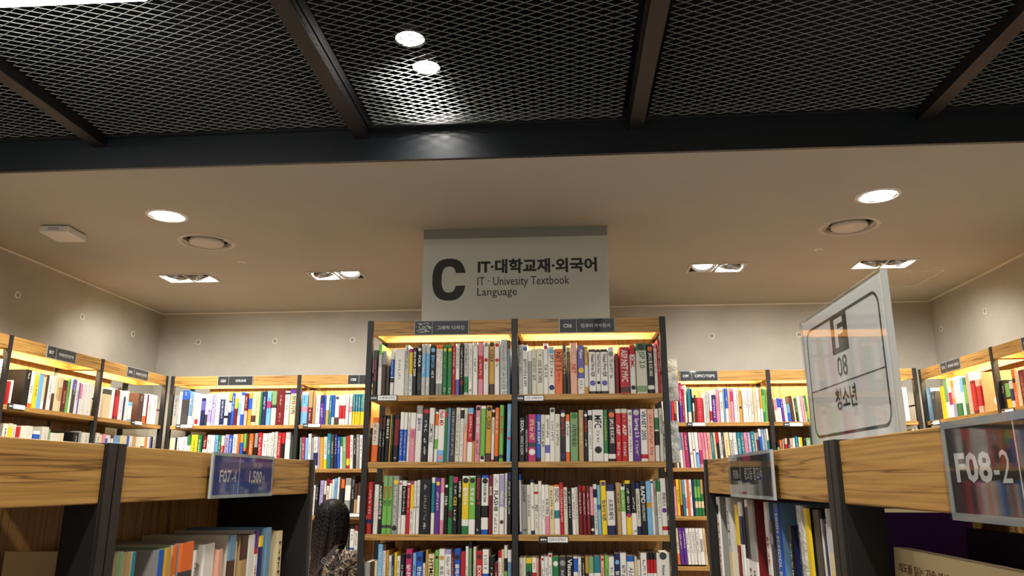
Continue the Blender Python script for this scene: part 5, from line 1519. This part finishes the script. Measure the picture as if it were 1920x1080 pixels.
# blouse with sleeves, trousers, shoes
sp = [('wst', None, (0, 0, .90), (.135, .105)), ('mid', 'wst', (0, 0, 1.0), (.115, .090)), ('chs', 'mid', (0, -.005, 1.10), (.132, .098)), ('uch', 'chs', (0, .0, 1.205), (.115, .080)), ('nk', 'uch', (0, .012, 1.27), .062)]
for s, n_ in ((-1, 'l'), (1, 'r')): sp += [('sh'+n_, 'uch', (s*.145, .0, 1.218), .066), ('ue'+n_, 'sh'+n_, (s*.180, .0, 1.10), .060), ('el'+n_, 'ue'+n_, (s*.207, .0, .965), .052), ('fa'+n_, 'el'+n_, (s*.203, .075, .83), .042)]
p_, e_, r_ = chain(sp); me = skin_mesh('blouse', p_, e_, r_, None, None); o = bpy.data.objects.new('blouse', me); me.materials.append(M['floral']); COL.objects.link(o); o.parent = person
sp = [('pel', None, (0, 0, .86), (.128, .10))]
for s, n_ in ((-1, 'l'), (1, 'r')): sp += [('hip'+n_, 'pel', (s*.088, 0, .76), .100), ('kne'+n_, 'hip'+n_, (s*.092, .012, .44), .066), ('ank'+n_, 'kne'+n_, (s*.092, -.008, .12), .050)]
p_, e_, r_ = chain(sp); me = skin_mesh('trousers', p_, e_, r_, None, None); o = bpy.data.objects.new('trousers', me); me.materials.append(M['trousers']); COL.objects.link(o); o.parent = person
for s in (-1, 1):
    me = skin_mesh('shoe', [(s*.09, -.035, .045), (s*.092, .02, .05), (s*.10, .09, .040), (s*.107, .155, .032)], [(0, 1), (1, 2), (2, 3)], [.040, .046, .040, .030], None, None)
    o = bpy.data.objects.new('shoe', me); me.materials.append(M['shoe']); COL.objects.link(o); o.parent = person
# hair: a smooth cap that falls into a long wavy curtain down the back
def hair_mat():
    m = mat('long_hair', srgb(26, 20, 18), .5, 0, Specular_IOR_Level=.22); n, l, b = nodes(m)
    tc = n.new('ShaderNodeTexCoord'); sp = n.new('ShaderNodeSeparateXYZ'); l.new(tc.outputs['Object'], sp.inputs[0])
    r = ramp(n, [(0, srgb(84, 60, 44)), (.28, srgb(44, 32, 26)), (.62, srgb(18, 14, 13))]); mr = n.new('ShaderNodeMapRange'); mr.inputs[1].default_value = 1.10; mr.inputs[2].default_value = 1.55
    l.new(sp.outputs['Z'], mr.inputs[0]); l.new(mr.outputs[0], r.inputs[0])
    mp = n.new('ShaderNodeMapping'); mp.inputs['Scale'].default_value = (160, 160, 5); t = n.new('ShaderNodeTexNoise'); t.inputs['Scale'].default_value = 1; t.inputs['Detail'].default_value = 3
    l.new(tc.outputs['Object'], mp.inputs[0]); l.new(mp.outputs[0], t.inputs['Vector'])
    r2 = ramp(n, [(.3, (.7, .7, .7, 1)), (.7, (1.25, 1.22, 1.2, 1))]); l.new(t.outputs['Fac'], r2.inputs[0])
    k = n.new('ShaderNodeMix'); k.data_type = 'RGBA'; k.blend_type = 'MULTIPLY'; k.inputs[0].default_value = 1; l.new(r.outputs[0], k.inputs[6]); l.new(r2.outputs[0], k.inputs[7]); l.new(k.outputs[2], b.inputs['Base Color'])
    bp = n.new('ShaderNodeBump'); bp.inputs['Strength'].default_value = .3; bp.inputs['Distance'].default_value = .002; l.new(t.outputs['Fac'], bp.inputs['Height']); l.new(bp.outputs[0], b.inputs['Normal'])
    return m
M['hair'] = hair_mat()
hb = MB(); NA, NZ = 72, 60
def hair_pt(i, j, inner):
    s = i/NA; t = j/NZ          # s: from one temple round the back to the other; t: crown to ends
    a = PI*(1.0+ (s-.5)*1.42+.5)  # 1.5 PI is straight back
    if t < .34:
        e = (t/.34)*PI/2
        rx, ry, z = .094*math.sin(e), .108*math.sin(e), 1.452+.100*math.cos(e); cy = .050-.01*math.cos(e)
    else:
        k = (t-.34)/.66
        rx = .094+.046*k; ry = .108+.004*math.sin(k*3); z = 1.452-.315*k; cy = .050-.035*k
    w = (.001+.005*t)*math.sin(s*27+t*2)+(.001+.002*t)*math.sin(s*61+1.3)+.004*math.sin(t*19+s*7)*max(0, t-.6)
    rr = 1+(w/.1)*min(1, t*3)
    x = rx*rr*math.cos(a); y = cy+ry*rr*math.sin(a)
    if t > .34:
        k = (t-.34)/.66; x -= .022*k; y = max(y, -.135)
        z += (.022*math.sin(s*19)+.015*math.sin(s*47))*k*k
        side = math.cos(a)
        if side > 0: x -= .125*k*k*side       # gathered on one side, so the other shoulder shows
    if inner: x *= .93; y = cy+(y-cy)*.90; z -= .003
    return (x, y, z)
for inner in (0, 1):
    k0 = len(hb.v); hb.v += [hair_pt(i, j, inner) for j in range(NZ+1) for i in range(NA+1)]
    for j in range(NZ):
        for i in range(NA):
            f = (k0+j*(NA+1)+i, k0+j*(NA+1)+i+1, k0+(j+1)*(NA+1)+i+1, k0+(j+1)*(NA+1)+i)
            hb.f.append(f[::-1] if not inner else f); hb.c.append(None); hb.mi.append(0); hb.sm.append(True)
n_ = (NA+1)*(NZ+1)
for i in range(NA): a0 = NZ*(NA+1)+i; hb.f.append((a0, a0+1, n_+a0+1, n_+a0)); hb.c.append(None); hb.mi.append(0); hb.sm.append(True)
q = random.Random(3)
for k in range(150):
    i = q.randrange(4, NA-4); j0 = q.randrange(6, 34); ph = q.uniform(0, 6); am = q.uniform(.001, .005); pv = None
    for j in range(j0, NZ+1, 3):
        x, y, z = hair_pt(i, j, 0); t = j/NZ; x += am*math.sin(j*.2+ph)*t; c = Vector((x, y, z)); n0 = Vector((x, y-.03, 0)).normalized()*.0012
        c = c+n0
        if j >= NZ-2: c.z -= q.uniform(0, .03)
        if pv is not None: hb.tube(pv, c, .0017, 5, None, 0, .0016)
        pv = c
hb.build('hair', M['hair'], person)
# shoulder bag on a buckled strap
bag = thing('shoulder_bag', 'dark brown shoulder bag on a buckled strap over the person with long hair', 'bag', (PX, PY, 0), 0)
M['leather'] = mat('dark_leather', srgb(44, 34, 30), .45)
path = [(-.292, -.03, .86), (-.235, -.118, .94), (-.125, -.122, 1.04), (-.045, -.124, 1.13), (.026, -.118, 1.232), (.072, -.07, 1.30), (.082, .03, 1.306), (.03, .105, 1.20), (-.08, .135, 1.05), (-.225, .145, .94), (-.292, .08, .86)]
sb = MB(); W_ = Vector((.010, .002, .0))
for a, c in zip(path[:-1], path[1:]):
    a, c = Vector(a), Vector(c); d = (c-a).normalized(); n0 = d.cross(Vector((0, 0, 1)).cross(d) if abs(d.z) < .99 else Vector((0, 1, 0))).normalized()
    out = Vector((a.x-.02, a.y-.01, 0)).normalized() if abs(d.z) > .3 else Vector((0, 0, 1))
    wv = d.cross(out).normalized()*.011; tv = out*.0015
    v = [a+wv+tv, a-wv+tv, a-wv-tv, a+wv-tv, c+wv+tv, c-wv+tv, c-wv-tv, c+wv-tv]
    sb.add(v, [(0, 1, 5, 4), (1, 2, 6, 5), (2, 3, 7, 6), (3, 0, 4, 7), (3, 2, 1, 0), (4, 5, 6, 7)])
st = sb.build('strap', M['leather'], bag)
bb = MB(); w, h, t = .016, .013, .003
for d in ((-w, -h, w, -h+t), (-w, h-t, w, h), (-w, -h+t, -w+t, h-t), (w-t, -h+t, w, h-t), (-w, -.0015, w, .0015)): bb.box(d[0], -.002, d[1], d[2], .002, d[3])
bb.build('buckle', M['chrome'], st, .0006, (.020, -.124, 1.224), (math.radians(4), math.radians(35), 0))
bm_ = MB(); bm_.box(-.325, -.10, .62, -.258, .14, .86); bm_.build('pouch', M['leather'], bag, .02)
bm_ = MB(); bm_.box(-.334, -.095, .74, -.3245, .135, .862); bm_.build('flap', M['leather'], bag, .003)
bpy.context.view_layer.update()
